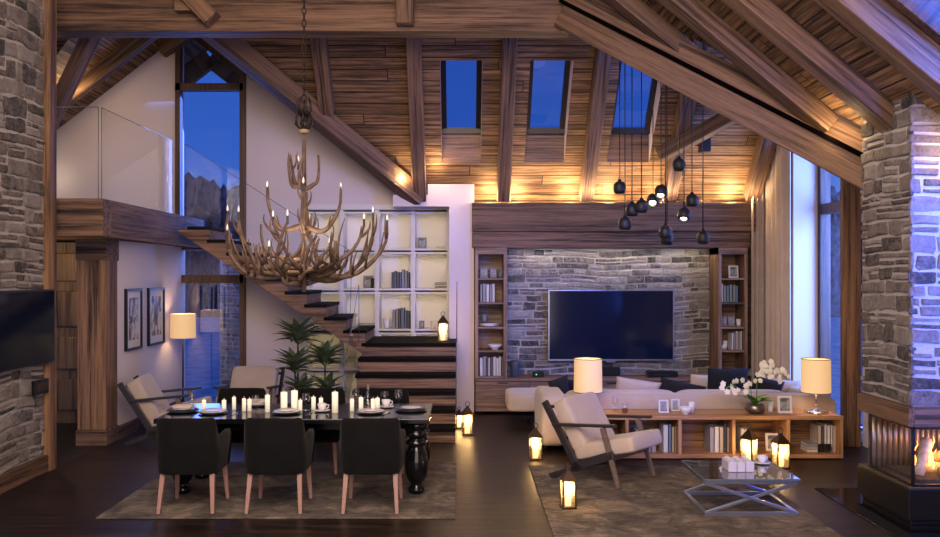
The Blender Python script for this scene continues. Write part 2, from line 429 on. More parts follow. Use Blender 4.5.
g = G(); g.box(-4.62, -4.38, 10.7, 13.45, 0, 2.53); struct('wall_left', g, m_white, 'white side wall with two framed pictures')
# right side wall with the deep window reveal
g = G(); g.box(4.68, 5.2, 12.0, 13.5, 0, 4.6); g.box(5.0, 5.2, 10.2, 12.0, 0, .12); g.box(4.9, 5.2, 8.0, 10.4, 0, 4.2)
struct('wall_right', g, m_white, 'white side wall by the curtain')
g = G(); g.box(-5, 5.7, -1.4, -1.2, 0, 7); struct('wall_front', g, m_white, 'wall behind the viewpoint')
g = G(); g.box(5.6, 5.75, -1.3, 8.0, 0, 2.2); struct('wall_right_front', g, m_white, 'wall beyond the fireplace')
g = G(); g.box(3.9, 5.75, 8.0, 8.12, 0, 4.0); struct('wall_chimney', g, m_white, 'wall the chimney stands against')
g = G(); g.box(-9.1, -9, 9.2, 13.7, 0, 6); struct('wall_entry', g, m_white, 'far wall of the entry')
g = G(); g.prism([(-9,2.93),(-4.7,2.93),(-4.7,6),(-9,6)], 9.3, 9.35); struct('wall_gallery', g, m_white, 'wall closing the gallery behind the stone wall')

# ledge stone -------------------------------------------------------------
def stonework(g, u0, u1, v0, v1, fn, seed, hmin=.12, hmax=.19, wmin=.18, wmax=.46, gap=.016, dep=.022):
    r = random.Random(seed)
    def warp(u, v): return v+.016*math.sin(2.7*u+1.3*v+seed)+.010*math.sin(6.1*u+seed*2)
    def one(a, b, c, d):
        a += gap*r.uniform(.3, 1); b -= gap*r.uniform(.3, 1); c += gap*r.uniform(.3, 1); d -= gap*r.uniform(.3, 1)
        if b-a < .03 or d-c < .02: return
        w, h = b-a, d-c; m = min(w, h); q = m*.10
        nl = max(1, int(w/.09))
        ring = [(a+q+(w-2*q)*i/nl, c) for i in range(nl+1)]+[(b, c+q+(h-2*q)*i/1) for i in range(2)]
        ring += [(b-q-(w-2*q)*i/nl, d) for i in range(nl+1)]+[(a, d-q-(h-2*q)*i/1) for i in range(2)]
        j = m*.095; ring = [(x+r.uniform(-j, j), y+r.uniform(-j, j)) for x, y in ring]
        mx, my = (a+b)/2, (c+d)/2; top = dep*r.uniform(.55, 1.3); tu, tv = r.uniform(-.5, .5)*dep, r.uniform(-.6, .6)*dep
        vs = []
        for ins, hh in ((0, -.01), (.004, top*.7), (m*.16, top)):
            for x, y in ring:
                kx = mx+(x-mx)*(1-2*ins/w); ky = my+(y-my)*(1-2*ins/h)
                z = hh if hh < 0 else hh+tu*(x-mx)/w+tv*(y-my)/h+r.uniform(-.10, .10)*dep
                kx = min(max(kx, u0), u1); ky2 = min(max(warp(kx, ky), v0), v1)
                vs.append(fn(kx, ky2, z))
        n = len(ring); vs.append(fn(mx, warp(mx, my), top*1.06))
        fs = [(l*n+i, l*n+(i+1)%n, (l+1)*n+(i+1)%n, (l+1)*n+i) for l in (0, 1) for i in range(n)]
        fs += [(2*n+i, 2*n+(i+1)%n, 3*n) for i in range(n)]
        g.add(vs, fs)
    v = v0
    while v < v1-.03:
        h = r.uniform(hmin, hmax)
        if v1-v-h < hmin*.7: h = v1-v
        u = u0-r.uniform(0, .15)
        while u < u1:
            w = r.uniform(wmin, wmax); a, b = max(u, u0), min(u+w, u1)
            if b-a > .05:
                t = r.random()
                if t < .30 and h > .1: s = r.uniform(.4, .6)*h; one(a, b, v, v+s); one(a, b, v+s, v+h)
                elif t < .42 and h > .1:
                    s = r.uniform(.42, .58)*h; k = a+(b-a)*r.uniform(.35, .65)
                    one(a, b, v, v+s); one(a, k, v+s, v+h); one(k, b, v+s, v+h)
                elif t < .55 and b-a > .3: k = a+(b-a)*r.uniform(.35, .65); one(a, k, v, v+h); one(k, b, v, v+h)
                else: one(a, b, v, v+h)
            u += w
        v += h
# left stone wall
LX = -4.45
g = G(); g.box(-4.8, LX, 5.0, 9.19, 0, 6.0); wl = struct('wall_left_stone', g, m_mortar, 'grey ledge stone wall carrying a black television')
g = G(); stonework(g, 6.6, 9.03, .17, 5.4, lambda u, v, d: (LX+d, u, v), 3, .11, .20, .16, .42, .016, .022); struct('stonework', g, m_stone, parent=wl)
g = G(); g.box(LX-.05, -4.385, 9.03, 9.20, 0, 5.6); struct('trim_1', g, m_beam_z, 'upright timber trim at the end of the stone wall', bevel=.006)
g = G(); g.box(LX, -4.39, 6.0, 9.03, 0, .18); struct('baseboard_left', g, m_beam_y, 'timber baseboard under the stone wall', bevel=.006)
g = G(); g.box(-4.38, -4.345, 10.75, 13.3, 0, .17); struct('baseboard_back', g, m_beam_y, 'timber baseboard under the framed pictures', bevel=.005)
# stone behind the television
g = G(); g.box(.70, 3.87, 13.25, 13.44, .5, 2.5); wt = struct('wall_back_stone', g, m_mortar, 'grey ledge stone panel behind the large television')
g = G(); stonework(g, .70, 3.87, .545, 2.49, lambda u, v, d: (u, 13.25-d, v), 8, .08, .15, .2, .6, .013, .022); struct('stonework', g, m_stone2, parent=wt)

g = G(); g.box(-4.16, -3.74, 14.62, 15.0, -1, 2.7); po = struct('pillar', g, m_mortar, 'outdoor stone pillar seen through the tall window')
g = G(); stonework(g, -4.16, -3.74, -1, 2.7, lambda u, v, d: (u, 14.62-d, v), 51, .07, .11, .12, .25); struct('stonework', g, m_stone, parent=po)
# ------------------------------------------------------------------ beams
def beam(name, p, q, w, h, label, mat=None, up=(0,0,1), bevel=.012):
    """beam with its own local X along the grain"""
    p, q = V(p), V(q); d = (q-p); L = d.length; d.normalize(); up = V(up)
    y = up.cross(d).normalized(); z = d.cross(y)
    M = Matrix((d, y, z)).transposed().to_4x4(); M.translation = p
    g = G(); g.box(0, L, -w/2, w/2, -h/2, h/2)
    return struct(name, g, mat or m_beam, label, frame=M, bevel=bevel)
beam('ridge_beam', (-5.6, 10.15, 5.185), (1.28, 10.15, 5.185), .30, .45, 'massive horizontal roof beam across the whole room')
beam('wall_plate', (.15, 13.0, 2.965), (4.45, 13.0, 2.965), .34, .44, 'upper timber wall plate above the stone panel')
beam('wall_plate', (.15, 13.02, 2.62), (4.36, 13.02, 2.62), .36, .24, 'lower timber lintel resting on the shelf towers')
rn = (0, -.755, -.656)
for i, x in enumerate((-.64, .63, 1.89, 3.14, 4.40)):
    o = .11
    a, b = V((x, 13.02, zmain(13.02))), V((x, 10.2, zmain(10.2)))
    nn = V((0, -.755, -.656))*o
    beam('rafter', a+nn, b+nn, .20, .24, 'rafter on the back slope, %s from the white pier' % ORD[i])
Dj = 12.05
nn = V((0, -.755, -.656))*.10
beam('rafter', V((-1.9, Dj, zmain(Dj)))+nn, V((-1.9, 10.2, zmain(10.2)))+nn, .20, .22, 'short rafter ending on the gable valley beam')
# valley beams of the gable
def vp(D, o=0): return V((xval(D), D, zmain(D)-o))
beam('valley_beam', vp(12.98, .13)+V((.27,-.05,0)), vp(10.4, .13)+V((.27,-.05,0)), .28, .26, 'heavy valley beam running down to the bookcase wall')
beam('valley_beam', W(99, 20, 10.9), W(30, 163, 11.3), .17, .17, 'slanting beam beside the end of the stone wall')
def lf(x, D, o=.13): return (x, D, zgab(x)-o)
beam('rafter', lf(-7.2, 12.5), lf(-4.5, 12.5), .16, .20, 'lamp-lit rafter above the gallery')
beam('rafter', lf(-4.7, 13.25, .1), lf(-4.25, 13.25, .1), .2, .2, 'rafter above the tall window')
beam('rafter', W(660, 155, 12.35), W(752, 105, 11.55), .20, .20, 'diagonal brace across the back slope')
# right-hand valley beam and its jack rafters
A0, A1 = V((1.19, 10.0, 5.12)), V((3.95, 7.99, 2.94))
beam('valley_beam', A0+V((.0,-.04,.165)), A1+V((.0,-.04,.165)), .20, .045, 'black strip standing for the shadow on top of the long diagonal beam', m_shadow, bevel=0)  # not a beam: black strip added to paint the shadow line
beam('valley_beam', A0, A1, .24, .25, 'long diagonal beam running down behind the stone chimney')
beam('valley_beam', A0+V((-.05,.22,.37)), A1+V((.06,.24,.36)), .24, .26, 'upper diagonal beam carrying the short rafters')
def rr(x, D, o): return (x, D, zright(x)-o*1.3)
for x1, D, lab in ((2.56, 9.35, 'deepest'), (3.63, 8.40, 'second'), (4.6, 7.47, 'third')):
    beam('rafter', rr(-.2, D, .09), rr(x1, D, .09), .24, .185, 'rafter of the chimney side slope, %s into the room' % lab)
beam('rafter', rr(-.2, 6.44, .06), rr(5.3, 6.44, .06), .24, .25, 'blue-lit rafter in front of the chimney')
beam('rafter', rr(-.2, 6.25, -.13), rr(5.3, 6.25, -.13), .10, .20, 'dark rafter framing the near skylight', m_frame)
beam('rafter', W(160, -35, 9.9), W(213, 20, 9.9), .22, .20, 'sloping strut above the big cross beam')
beam('rafter', W(176, 4, 9.95), W(203, 4, 9.95), .16, .20, 'stub beam end beside the sloping strut')
beam('rafter', W(405, -40, 9.92), W(405, 25, 9.92), .20, .20, 'upright strut in front of the big cross beam', up=(0,1,0))
g = G(); a = W(705, 133, 12.3); b = W(705, 152, 12.3); g.box(a.x-.07, a.x+.07, 12.25, 12.4, b.z, a.z+.1); struct('trim_2', g, m_dark, 'small dark block on the boarded ceiling')

# ------------------------------------------------------------------ skylights
for i, (x0, x1) in enumerate(sky_x):
    z0, z1 = zmain(S1), zmain(S0); H = .43
    g = G()
    g.poly([(x0,S1,z0),(x1,S1,z0),(x1,S1+.02,z0+H),(x0,S1+.02,z0+H)])
    w = struct('window_%d' % (i+2), g, m_walnut, 'skylight in the back slope, %s from the white pier' % ORD[i])
    g = G()
    for x in (x0, x1): g.poly([(x,S1,z0),(x,S0,z1),(x,S0+.05,z1+H),(x,S1,z0+H)])
    g.poly([(x0,S0,z1),(x1,S0,z1),(x1,S0+.05,z1+H),(x0,S0+.05,z1+H)])
    struct('window_reveal', g, m_white, parent=w)
    g = G(); a0, a1 = V((0,S1,z0+H)), V((0,S0+.05,z1+H))
    t = .075
    for x in (x0+t/2, x1-t/2): g.bar((x, a0.y, a0.z), (x, a1.y, a1.z), t, .06)
    for a in (a0+V((0,-.035,.03)), a1): g.bar((x0, a.y, a.z), (x1, a.y, a.z), .10, .09)
    struct('window_frame', g, m_blackframe, parent=w)
    g = G(); g.poly([(x0,a0.y,a0.z+.02),(x1,a0.y,a0.z+.02),(x1,a1.y,a1.z+.02),(x0,a1.y,a1.z+.02)])
    struct('pane', g, m_pane_sky, parent=w)
# near skylight in the chimney side slope
g = G()
for x in (2.2, 4.75): g.bar((x, 6.32, zright(x)+.1), (x, 4.9, zright(x)+.1), .08, .2)
for D in (4.92,): g.bar((2.2, D, zright(2.2)+.1), (4.75, D, zright(4.75)+.1), .2, .08)
w = struct('window_5', g, m_frame, 'near skylight in the chimney side slope')
g = G(); g.poly([rp(2.2,6.32), rp(4.75,6.32), rp(4.75,4.9), rp(2.2,4.9)]); o = struct('pane', g, m_pane, parent=w); o.location = (0,0,.12)

# ------------------------------------------------------------------ tall gable window
YW = 13.32
g = G(); fx = .075
for x in (WX0+fx/2, WX1-fx/2+.02): g.box(x-fx/2, x+fx/2, YW-.05, YW+.09, .02, zgab(x)-.02)
z1 = W(0, 87, YW).z
for za, zb in ((.02, .10), (W(0,283,YW).z, W(0,275,YW).z), (W(0,250,YW).z, W(0,243,YW).z), (z1-.06, z1+.05)):
    g.box(WX0, WX1, YW-.05, YW+.08, za, zb)
x0, x1 = WX0, WX1
g.bar((x0, YW, zgab(x0)-.09), (PX, YW, PK-.09), .14, .1); g.bar((PX, YW, PK-.09), (x1, YW, zgab(x1)-.09), .14, .1)
win = struct('window_1', g, m_frame, 'tall gable window rising from floor to roof')
zm = W(0, 246, YW).z
g = G(); g.poly([(WX0, YW, zm), (WX1, YW, zm), (WX1, YW, zgab(WX1)), (PX, YW, PK), (WX0, YW, zgab(WX0))])
struct('pane', g, m_pane, parent=win)
g = G(); g.poly([(WX0, YW, .1), (WX1, YW, .1), (WX1, YW, zm), (WX0, YW, zm)]); struct('pane', g, m_pane_low, parent=win)
for s in (-1, 1): beam('barge_board', (PX, 14.5, PK-.2), (PX+s*2.4, 14.5, PK-.2-2.4*PS), .10, .34, 'dark barge board of the roof overhang outside, %s slope' % ('bookcase side' if s > 0 else 'stone wall side'), m_frame)
# right-hand window in the side wall
XW = 5.08
g = G()
def fz(D): return zmain(D) if D > 10 else 4.6
for D0, D1 in ((11.9, 12.0), (11.12, 11.28), (10.55, 10.65), (9.6, 9.7)): g.box(XW-.06, XW+.08, D0, D1, 0, 4.6)
zr = W(820, 208, XW*F/(820-CX)).z
for za, zb in ((.0, .12), (zr-.10, zr+.04), (4.5, 4.6)): g.box(XW-.05, XW+.07, 9.6, 12.0, za, zb)
win = struct('window_6', g, m_frame, 'tall side window with brown timber frame by the curtain')
g = G(); g.poly([(XW, 9.6, .1), (XW, 12.0, .1), (XW, 12.0, 4.6), (XW, 9.6, 4.6)]); struct('pane', g, m_firepane, parent=win)
g = G(); a = W(843, 300, 10.3); b = W(857, 300, 10.3); g.box(a.x, a.x+.22, 10.3, 10.38, 0, 3.9)
struct('pillar', g, m_beam_z, 'timber post standing at the side window', bevel=.01)

# ------------------------------------------------------------------ gallery and entry
g = G(); g.box(0, 4.89, -.12, .12, -.215, .215)
o = struct('gallery_beam', g, m_beam, 'front edge beam of the gallery', bevel=.012); o.location = (-8.92, 9.66, 2.735)
beam('gallery_beam', (-4.11, 9.785, 2.735), (-4.11, 13.3, 2.735), .16, .43, 'side edge beam of the gallery above the pictures')
g = G(); g.box(-9, -4.15, 9.7, 13.38, 2.58, 2.90); struct('ceiling_gallery', g, m_ceil, 'gallery floor slab over the entry')
g = G(); g.box(-4.715, -4.36, 10.41, 10.76, .19, 2.30); struct('column', g, m_beam_z, 'square timber column under the gallery', bevel=.01)
g = G(); g.box(-4.73, -4.345, 10.395, 10.775, 0, .19); struct('column_base', g, m_beam, 'timber plinth of the column', bevel=.008)
g = G(); g.box(-4.73, -4.345, 10.395, 10.775, 2.27, 2.53); struct('column_head', g, m_beam, 'timber capital of the column', bevel=.008)
# entry door
g = G(); g.box(-6.6, -5.0, 12.0, 12.08, 0, 2.55)
m_door = wood('door_timber', (.12, .07, .03), (.30, .19, .09), 'z', .5, .2)
d = struct('door_1', g, m_door, 'panelled timber door in the entry')
for za, zb in ((.18, .62), (.76, 1.22), (1.36, 1.86), (2.0, 2.4)):
    g = G(); g.box(-5.95, -5.2, 11.965, 12.0, za, zb); struct('door_panel', g, m_door, parent=d, bevel=.02)
g = G(); g.box(-4.83, -4.72, 12.0, 12.1, 0, 2.5); g.box(-5.0, -4.83, 12.0, 12.1, 0, 2.55); struct('trim_3', g, m_door, 'timber casing beside the entry door')
g = G(); g.box(-4.74, -4.70, 10.85, 10.95, .1, 1.0); g.box(-4.76, -4.68, 10.83, 10.97, .95, 1.04)
g.box(-4.76,-4.68,10.83,10.97,0,.12)
o = g.build('door_stop_post', m_black, None, bevel=.004); tag(o, 'slim black post standing beside the timber column', 'post')

# ------------------------------------------------------------------ glass railings
def rail(name, pts, lab, t=.012):
    """pts: ring of points of a flat pane"""
    r = thing(name, lab, 'glass railing', pts[0])
    g = G(); g.poly([V(p)-V(pts[0]) for p in pts]); g.build('glass_pane', m_rail, r)
    g = G()
    for i in range(len(pts)):
        if i == 0: continue                       # bottom edge sits in its channel
        g.tube([V(pts[i])-V(pts[0]), V(pts[(i+1) % len(pts)])-V(pts[0])], .0045, 5)
    g.build('polished_edge', m_edge, r); return r
rail('glass_railing', [(-6.6, 9.56, 2.95), (-4.09, 9.56, 2.95), (-4.09, 9.56, 3.98), (-6.6, 9.56, 3.98)], 'clear glass railing along the front of the gallery')
rail('glass_railing', [(-4.07, 9.6, 2.95), (-4.07, 11.95, 2.95), (-4.07, 11.95, 3.98), (-4.07, 9.6, 3.98)], 'clear glass railing along the side of the gallery')

# ------------------------------------------------------------------ staircase
st = thing('staircase', 'timber staircase with black treads and a landing before the bookcase', 'staircase', (-.76, 10.55, 0))
def sg(): return G()
def sb(g, name, mat, bev=.004):
    o = g.build(name, mat, st, bevel=bev); o.location = (.76, -10.55, 0); return o
X0, X1 = -1.42, -.085
for k in range(6):
    D = 10.55+.29*k; z = .188*(k+1)
    g = G(); g.box(X0, X1, D+.03, D+.32, z-.188, z-.045); sb(g, 'riser', m_stair)
    if k < 5: g = G(); g.box(X0-.02, X1+.0, D, D+.32, z-.048, z); sb(g, 'tread', m_tread)
g = G(); g.box(X0-.0, X1, 12.0, 12.88, 1.08, 1.128); g.box(X0, -.205, 12.88, 13.37, 1.08, 1.128); sb(g, 'landing', m_tread)
g = G(); g.box(X0, X1, 12.32, 12.4, 0, 1.08); sb(g, 'landing_support', m_stair)
xr = [-1.37-.275*k for k in range(10)]
for k in range(9):
    z = 1.128+.183*(k+1)
    x = xr[k]
    g = G(); g.box(x-.31, x+.02, 12.0, 13.2, z-.045, z); sb(g, 'tread', m_tread)
    g = G(); g.box(x-.03, x-.005, 12.06, 13.2, z-.183, z-.04); sb(g, 'riser', m_stair)
# stringer: stepped along the top, straight below
top = []
for k in range(9):
    z = 1.128+.183*(k+1)-.045
    top += [(xr[k], z-.14), (xr[k], z)]
top += [(-3.88, 1.128+.183*9-.045), (-4.02, 1.128+.183*9-.045)]
def lo(x): return W(0, 237+.66*(462+x*70.8-185), 12).z
poly = [(xr[0], lo(xr[0])+.14)]+top+[(-4.02, lo(-4.02)), (xr[0]-.2, lo(xr[0]-.2)), (xr[0], lo(xr[0])-.0)]
for D0 in (12.02, 13.15):
    g = G(); g.prism(poly, 0, .07, 'y')
    o = g.build('stringer', m_stair, st, bevel=.004); o.location = (.76, D0-10.55, 0)
a, b, c, d_ = W(185,143.6,12), W(352,252,12), W(350,333,12), W(186,226,12)
rail('glass_railing', [tuple(V((d_.x, 11.98, d_.z))), (c.x, 11.98, c.z), (b.x, 11.98, b.z), (a.x, 11.98, a.z)], 'sloping glass railing of the upper stair flight')
rail('glass_railing', [(X0-.035, 10.55, .2), (X0-.035, 12.0, 1.14), (X0-.035, 12.0, 1.95), (X0-.035, 10.55, .98)], 'glass railing on the plant side of the lower steps')
X1 += .014
rail('glass_railing', [(X1+.0, 10.6, .2), (X1, 12.0, 1.14), (X1, 12.0, 2.0), (X1, 10.6, 1.05)], 'glass railing on the pier side of the lower steps')
# ================================================================== SHELVING AND CABINETS
bc = thing('bookcase', 'white wall bookcase with lit compartments behind the stairs', 'bookcase', (-1.33, 13.4, 0))
BX = [W(p, 0, 13.4).x for p in (306, 341.5, 377, 413, 449)]
BZ = [.0, .58, 1.21, 1.85, 2.48, 3.115]
def lb(g, name, mat, root, bev=0, parent=None):
    o = g.build(name, mat, parent or root, bevel=bev)
    if parent is None: o.location = -root.location
    return o
for x in BX: g = G(); g.box(x-.035, x+.035, 13.39, 13.80, 0, 3.16); lb(g, 'divider', m_wshelf, bc, .003)
for z in BZ[1:]: g = G(); g.box(BX[0], BX[-1], 13.40, 13.80, z-.03, z+.03); g.box(BX[0], BX[-1], 13.40, 13.425, z-.06, z+.0); lb(g, 'shelf', m_wshelf, bc, .003)
g = G(); g.box(BX[0]-.03, BX[-1]+.03, 13.375, 13.42, 3.12, 3.2); lb(g, 'cornice', m_wshelf, bc, .004)
g = G(); g.box(BX[0], BX[-1], 13.79, 13.82, 0, 3.15); lb(g, 'back_panel', m_wshelf, bc)
m_led = emit('shelf_led', (1, .80, .36), 7)
for i in range(4):
    for z in BZ[1:]:
        g = G(); g.box(BX[i]+.05, BX[i+1]-.05, 13.432, 13.442, z-.052, z-.034); lb(g, 'light_strip', m_led, bc)

def tower(x0, x1, lab):
    t = thing('shelf_tower', lab, 'bookshelf', ((x0+x1)/2, 13.0, .54))
    for x in (x0, x1-.05): g = G(); g.box(x, x+.05, 12.76, 13.22, .54, 2.5); lb(g, 'side_panel', m_walnut_z, t, .004)
    g = G(); g.box(x0, x1, 13.2, 13.24, .54, 2.5); lb(g, 'back_panel', m_walnut, t)
    for z in (.565, .957, 1.31, 1.68, 2.045): g = G(); g.box(x0+.05, x1-.05, 12.78, 13.2, z-.03, z); lb(g, 'shelf', m_walnut, t, .003)
    g = G(); g.box(x0, x1, 12.755, 13.22, 2.40, 2.5); lb(g, 'header', m_walnut, t, .004)
    return t
tower(.195, .675, 'open walnut shelf tower beside the white pier')
tower(3.85, 4.29, 'open walnut shelf tower beside the curtain')
mc = thing('media_cabinet', 'long low walnut media cabinet under the television', 'cabinet', (2.25, 13.0, 0))
g = G(); g.box(.2, 4.30, 12.80, 13.24, .03, .50); lb(g, 'carcass', m_walnut, mc)
g = G(); g.box(.19, 4.31, 12.74, 13.25, .50, .54); lb(g, 'top', m_walnut, mc, .006)
for i in range(5):
    a = .2+.82*i
    g = G(); g.box(a+.005, a+.815, 12.765, 12.80, .04, .49); dr = lb(g, 'drawer', m_walnut, mc, .004)
    g = G(); g.box(a+.33, a+.49, 12.755, 12.768, .46, .475); lb(g, 'handle', m_black, mc, 0, dr)

# television on the stone panel
def tele(name, lab, w, h, M, wm):
    t = thing(name, lab, 'television'); t.matrix_world = M      # local X width, Z up, -Y front
    g = G(); g.box(-w/2, w/2, -.03, .03, 0, h); g.build('bezel', wm, t, bevel=.006)
    g = G(); g.box(-w/2+.022, w/2-.022, -.034, -.028, .03, h-.02); g.build('screen', m_tvscr, t)
    g = G(); g.box(-w/4, w/4, .03, .075, h*.3, h*.7); g.build('wall_mount', m_black, t)
    return t
t = tele('television', 'large flat television on the stone panel above the cabinet', 1.945, 1.10, Matrix.Translation((2.297, 13.12, .765)), m_silver)
g = G(); g.box(-.07, .07, -.025, .01, -.022, 0); g.build('sensor_bar', m_silver, t)
M = Matrix.Translation((-4.36, 8.30, 1.175)) @ Matrix.Rotation(PI/2, 4, 'Z')
tele('television', 'black television on the stone wall at the picture edge', 1.48, .765, M, m_black)
g = G(); g.box(-.02, .02, -.145, .145, -.075, .075); o = g.build('switch_plate', m_black, None, bevel=.006, loc=(-4.395, 8.86, .925)); tag(o, 'dark switch plate on the stone wall under the television', 'switch')
g = G(); g.box(-.012, .012, -.12, .12, -.05, .05); g.build('rocker', m_gloss, o, bevel=.003, loc=(.012, 0, 0))

# ------------------------------------------------------------------ small shelf objects
bookcols = {'grey': (.30,.29,.30), 'white': (.62,.59,.56), 'dark grey': (.10,.10,.11), 'beige': (.46,.38,.29), 'brown': (.22,.13,.08), 'slate blue': (.14,.18,.25), 'green-grey': (.20,.23,.20)}
bookmat = {k: plain('book_'+k.replace(' ', '_').replace('-', '_'), v, .6) for k, v in bookcols.items()}
def book(x, y, z, th, d, h, col, lab, group, lean=0, flat=False):
    """upright book: spine towards the room (-Y), x = centre of its foot"""
    o = thing('book', lab, 'book', (x, y, z), 0, group, rot=(0, lean, 0) if not flat else (0, PI/2, 0))
    c = .004
    g = G()
    g.box(-th/2, -th/2+c, -d/2, d/2, 0, h); g.box(th/2-c, th/2, -d/2, d/2, 0, h); g.box(-th/2, th/2, -d/2, -d/2+c, 0, h)
    g.build('cover', bookmat[col], o)
    g = G(); g.box(-th/2+c, th/2-c, -d/2+c, d/2-.008, .006, h-.006); g.build('pages', m_paper, o)
    return o
def book_row(x0, x1, y, z, n, h, d, where, group, seed, cols=None, lean_last=False, frm='nearest the pier', mat=None):
    r = random.Random(seed); ws = [r.uniform(.7, 1.3) for _ in range(n)]; k = (x1-x0)/sum(ws)*.985; x = x0
    cols = cols or list(bookcols)
    for i in range(n):
        w = ws[i]*k; c = r.choice(cols); hh = h*r.uniform(.84, 1)
        pos = ORD[i]+' from the left' if n > 1 else ''
        book(x+w/2, y, z+.001, w*.94, d, hh, c, '%s book %s, %s' % (c, where, pos), group); x += w
def stack(x, y, z, n, w, d, where, group, seed):
    r = random.Random(seed); zz = z+.001
    for i in range(n):
        th = r.uniform(.024, .034); c = r.choice(['white', 'grey', 'beige'])
        ww = w*r.uniform(.9, 1)
        o = book(x-ww/2, y, zz+th/2, th, d, ww, c, '%s flat book %s, %s from the bottom' % (c, where, ORD[i]), group, flat=True)
        zz += th+.001
    return zz
m_photo = N('photo_print'); _tc = m_photo.n('TexCoord'); _n = m_photo.n('TexNoise', _Scale=9, _Detail=4); m_photo.l(_tc.outputs['Object'], _n.inputs['Vector'])
m_photo.l(m_photo.ramp(_n.outputs[0], [(.4, (.10,.10,.11)), (.6, (.45,.44,.43))]), m_photo.b.inputs['Base Color']); m_photo = m_photo.m
m_fwhite = plain('frame_white', (.70,.67,.66), .5); m_fgrey = plain('frame_grey', (.20,.20,.22), .5)
def frame(x, y, z, w, h, lab, group=None, mat=None, rz=0):
    o = thing('photo_frame', lab, 'photo frame', (x, y, z), 0, group, rot=(-.12, 0, rz)); b = .16*w
    g = G(); g.box(-w/2, w/2, -.012, .012, 0, b); g.box(-w/2, w/2, -.012, .012, h-b, h); g.box(-w/2, -w/2+b, -.012, .012, b, h-b); g.box(w/2-b, w/2, -.012, .012, b, h-b)
    g.build('frame', mat or m_fwhite, o, bevel=.002)
    g = G(); g.box(-w/2+b, w/2-b, -.004, .006, b, h-b); g.build('photo', m_photo, o); return o
def cup(x, y, z, r, h, lab, mat=None, handle=False, name='cup', cat='cup'):
    o = thing(name, lab, cat, (x, y, z))
    g = G(); g.lathe([(r*.72,0),(r*.8,h*.3),(r,h),(r*.9,h),(r*.7,h*.3),(.001,h*.12)], 16); g.build('bowl' if name == 'cup' else 'body', mat or m_porc, o)
    if handle: g = G(); g.tube([(r*.8,0,h*.8),(r*1.45,0,h*.75),(r*1.45,0,h*.4),(r*.75,0,h*.3)], .006, 6); g.build('handle', mat or m_porc, o)
    return o
def bowl(x, y, z, r, h, lab, mat=None):
    o = thing('bowl', lab, 'bowl', (x, y, z))
    g = G(); g.lathe([(r*.35,0),(r*.4,.01),(r*.8,h*.5),(r,h),(r*.95,h),(r*.7,h*.5),(.001,.02)], 20); g.build('body', mat or m_porc, o)
    g = G(); g.lathe([(r*.38,0),(r*.42,.004),(r*.36,.012)], 16); g.build('foot', mat or m_porc, o); return o
def plates(x, y, z, r, n, lab, mat=None):
    o = thing('plate_stack', lab, 'plates', (x, y, z))
    for i in range(n):
        g = G(); g.lathe([(r*.55,i*.012),(r,i*.012+.014),(r,i*.012+.018),(r*.5,i*.012+.006),(.001,i*.012+.006)], 24); g.build('plate', mat or m_porc, o)
    return o
T = 'on the %s shelf of the pier tower'
def sx(px, D=12.95): return W(px, 0, D).x
frame(sx(484), 12.97, 2.045, .12, .16, 'silver photo frame '+T % 'top'+', beside another frame', 'frames in the pier tower', m_fgrey)
frame(sx(493.5), 12.97, 2.045, .10, .15, 'narrower photo frame '+T % 'top'+', next to the mug', 'frames in the pier tower', m_fgrey)
cup(sx(500.5), 12.95, 2.045, .045, .12, 'grey mug '+T % 'top', m_fgrey)
book_row(sx(480), sx(495), 12.95, 1.68, 5, .29, .18, T % 'second', 'books on the second shelf of the pier tower', 1, ['white','grey','beige'])
cup(sx(484.5), 12.95, 1.375, .05, .12, 'grey cup on the plate stack in the pier tower', m_fgrey)
plates(sx(489), 12.95, 1.31, .165, 4, 'stack of white plates '+T % 'third')
bowl(sx(495), 12.95, .957, .12, .08, 'white bowl '+T % 'fourth')
book_row(sx(479.5), sx(504), 12.95, .565, 9, .29, .18, T % 'lowest', 'books on the lowest shelf of the pier tower', 2, ['white','grey','white','dark grey'])
T = 'on the %s shelf of the curtain tower'
frame(sx(734), 12.97, 2.045, .15, .19, 'white photo frame alone '+T % 'top')
book_row(sx(719), sx(736.5), 12.95, 1.68, 6, .28, .18, T % 'second', 'books on the second shelf of the curtain tower', 3, ['white','slate blue','grey','green-grey'])
frame(sx(723.5), 12.97, 1.31, .12, .16, 'pale photo frame '+T % 'third'+', farther from the small cup', 'frames in the curtain tower', m_fgrey)
frame(sx(732), 12.97, 1.31, .11, .16, 'pale photo frame '+T % 'third'+', beside the small cup', 'frames in the curtain tower', m_fgrey)
cup(sx(738.5), 12.95, 1.31, .04, .11, 'small white cup '+T % 'third')
cup(sx(722), 12.95, .957, .04, .07, 'low white cup '+T % 'fourth')
cup(sx(725.5), 12.98, .957, .04, .13, 'taller white cup '+T % 'fourth')
book_row(sx(729.5), sx(746), 12.95, .957, 7, .29, .18, T % 'fourth', 'books on the fourth shelf of the curtain tower', 4, ['white','beige','grey','dark grey'])
stack(sx(744), 12.95, .565, 3, .33, .2, T % 'lowest', 'flat books in the curtain tower', 5)
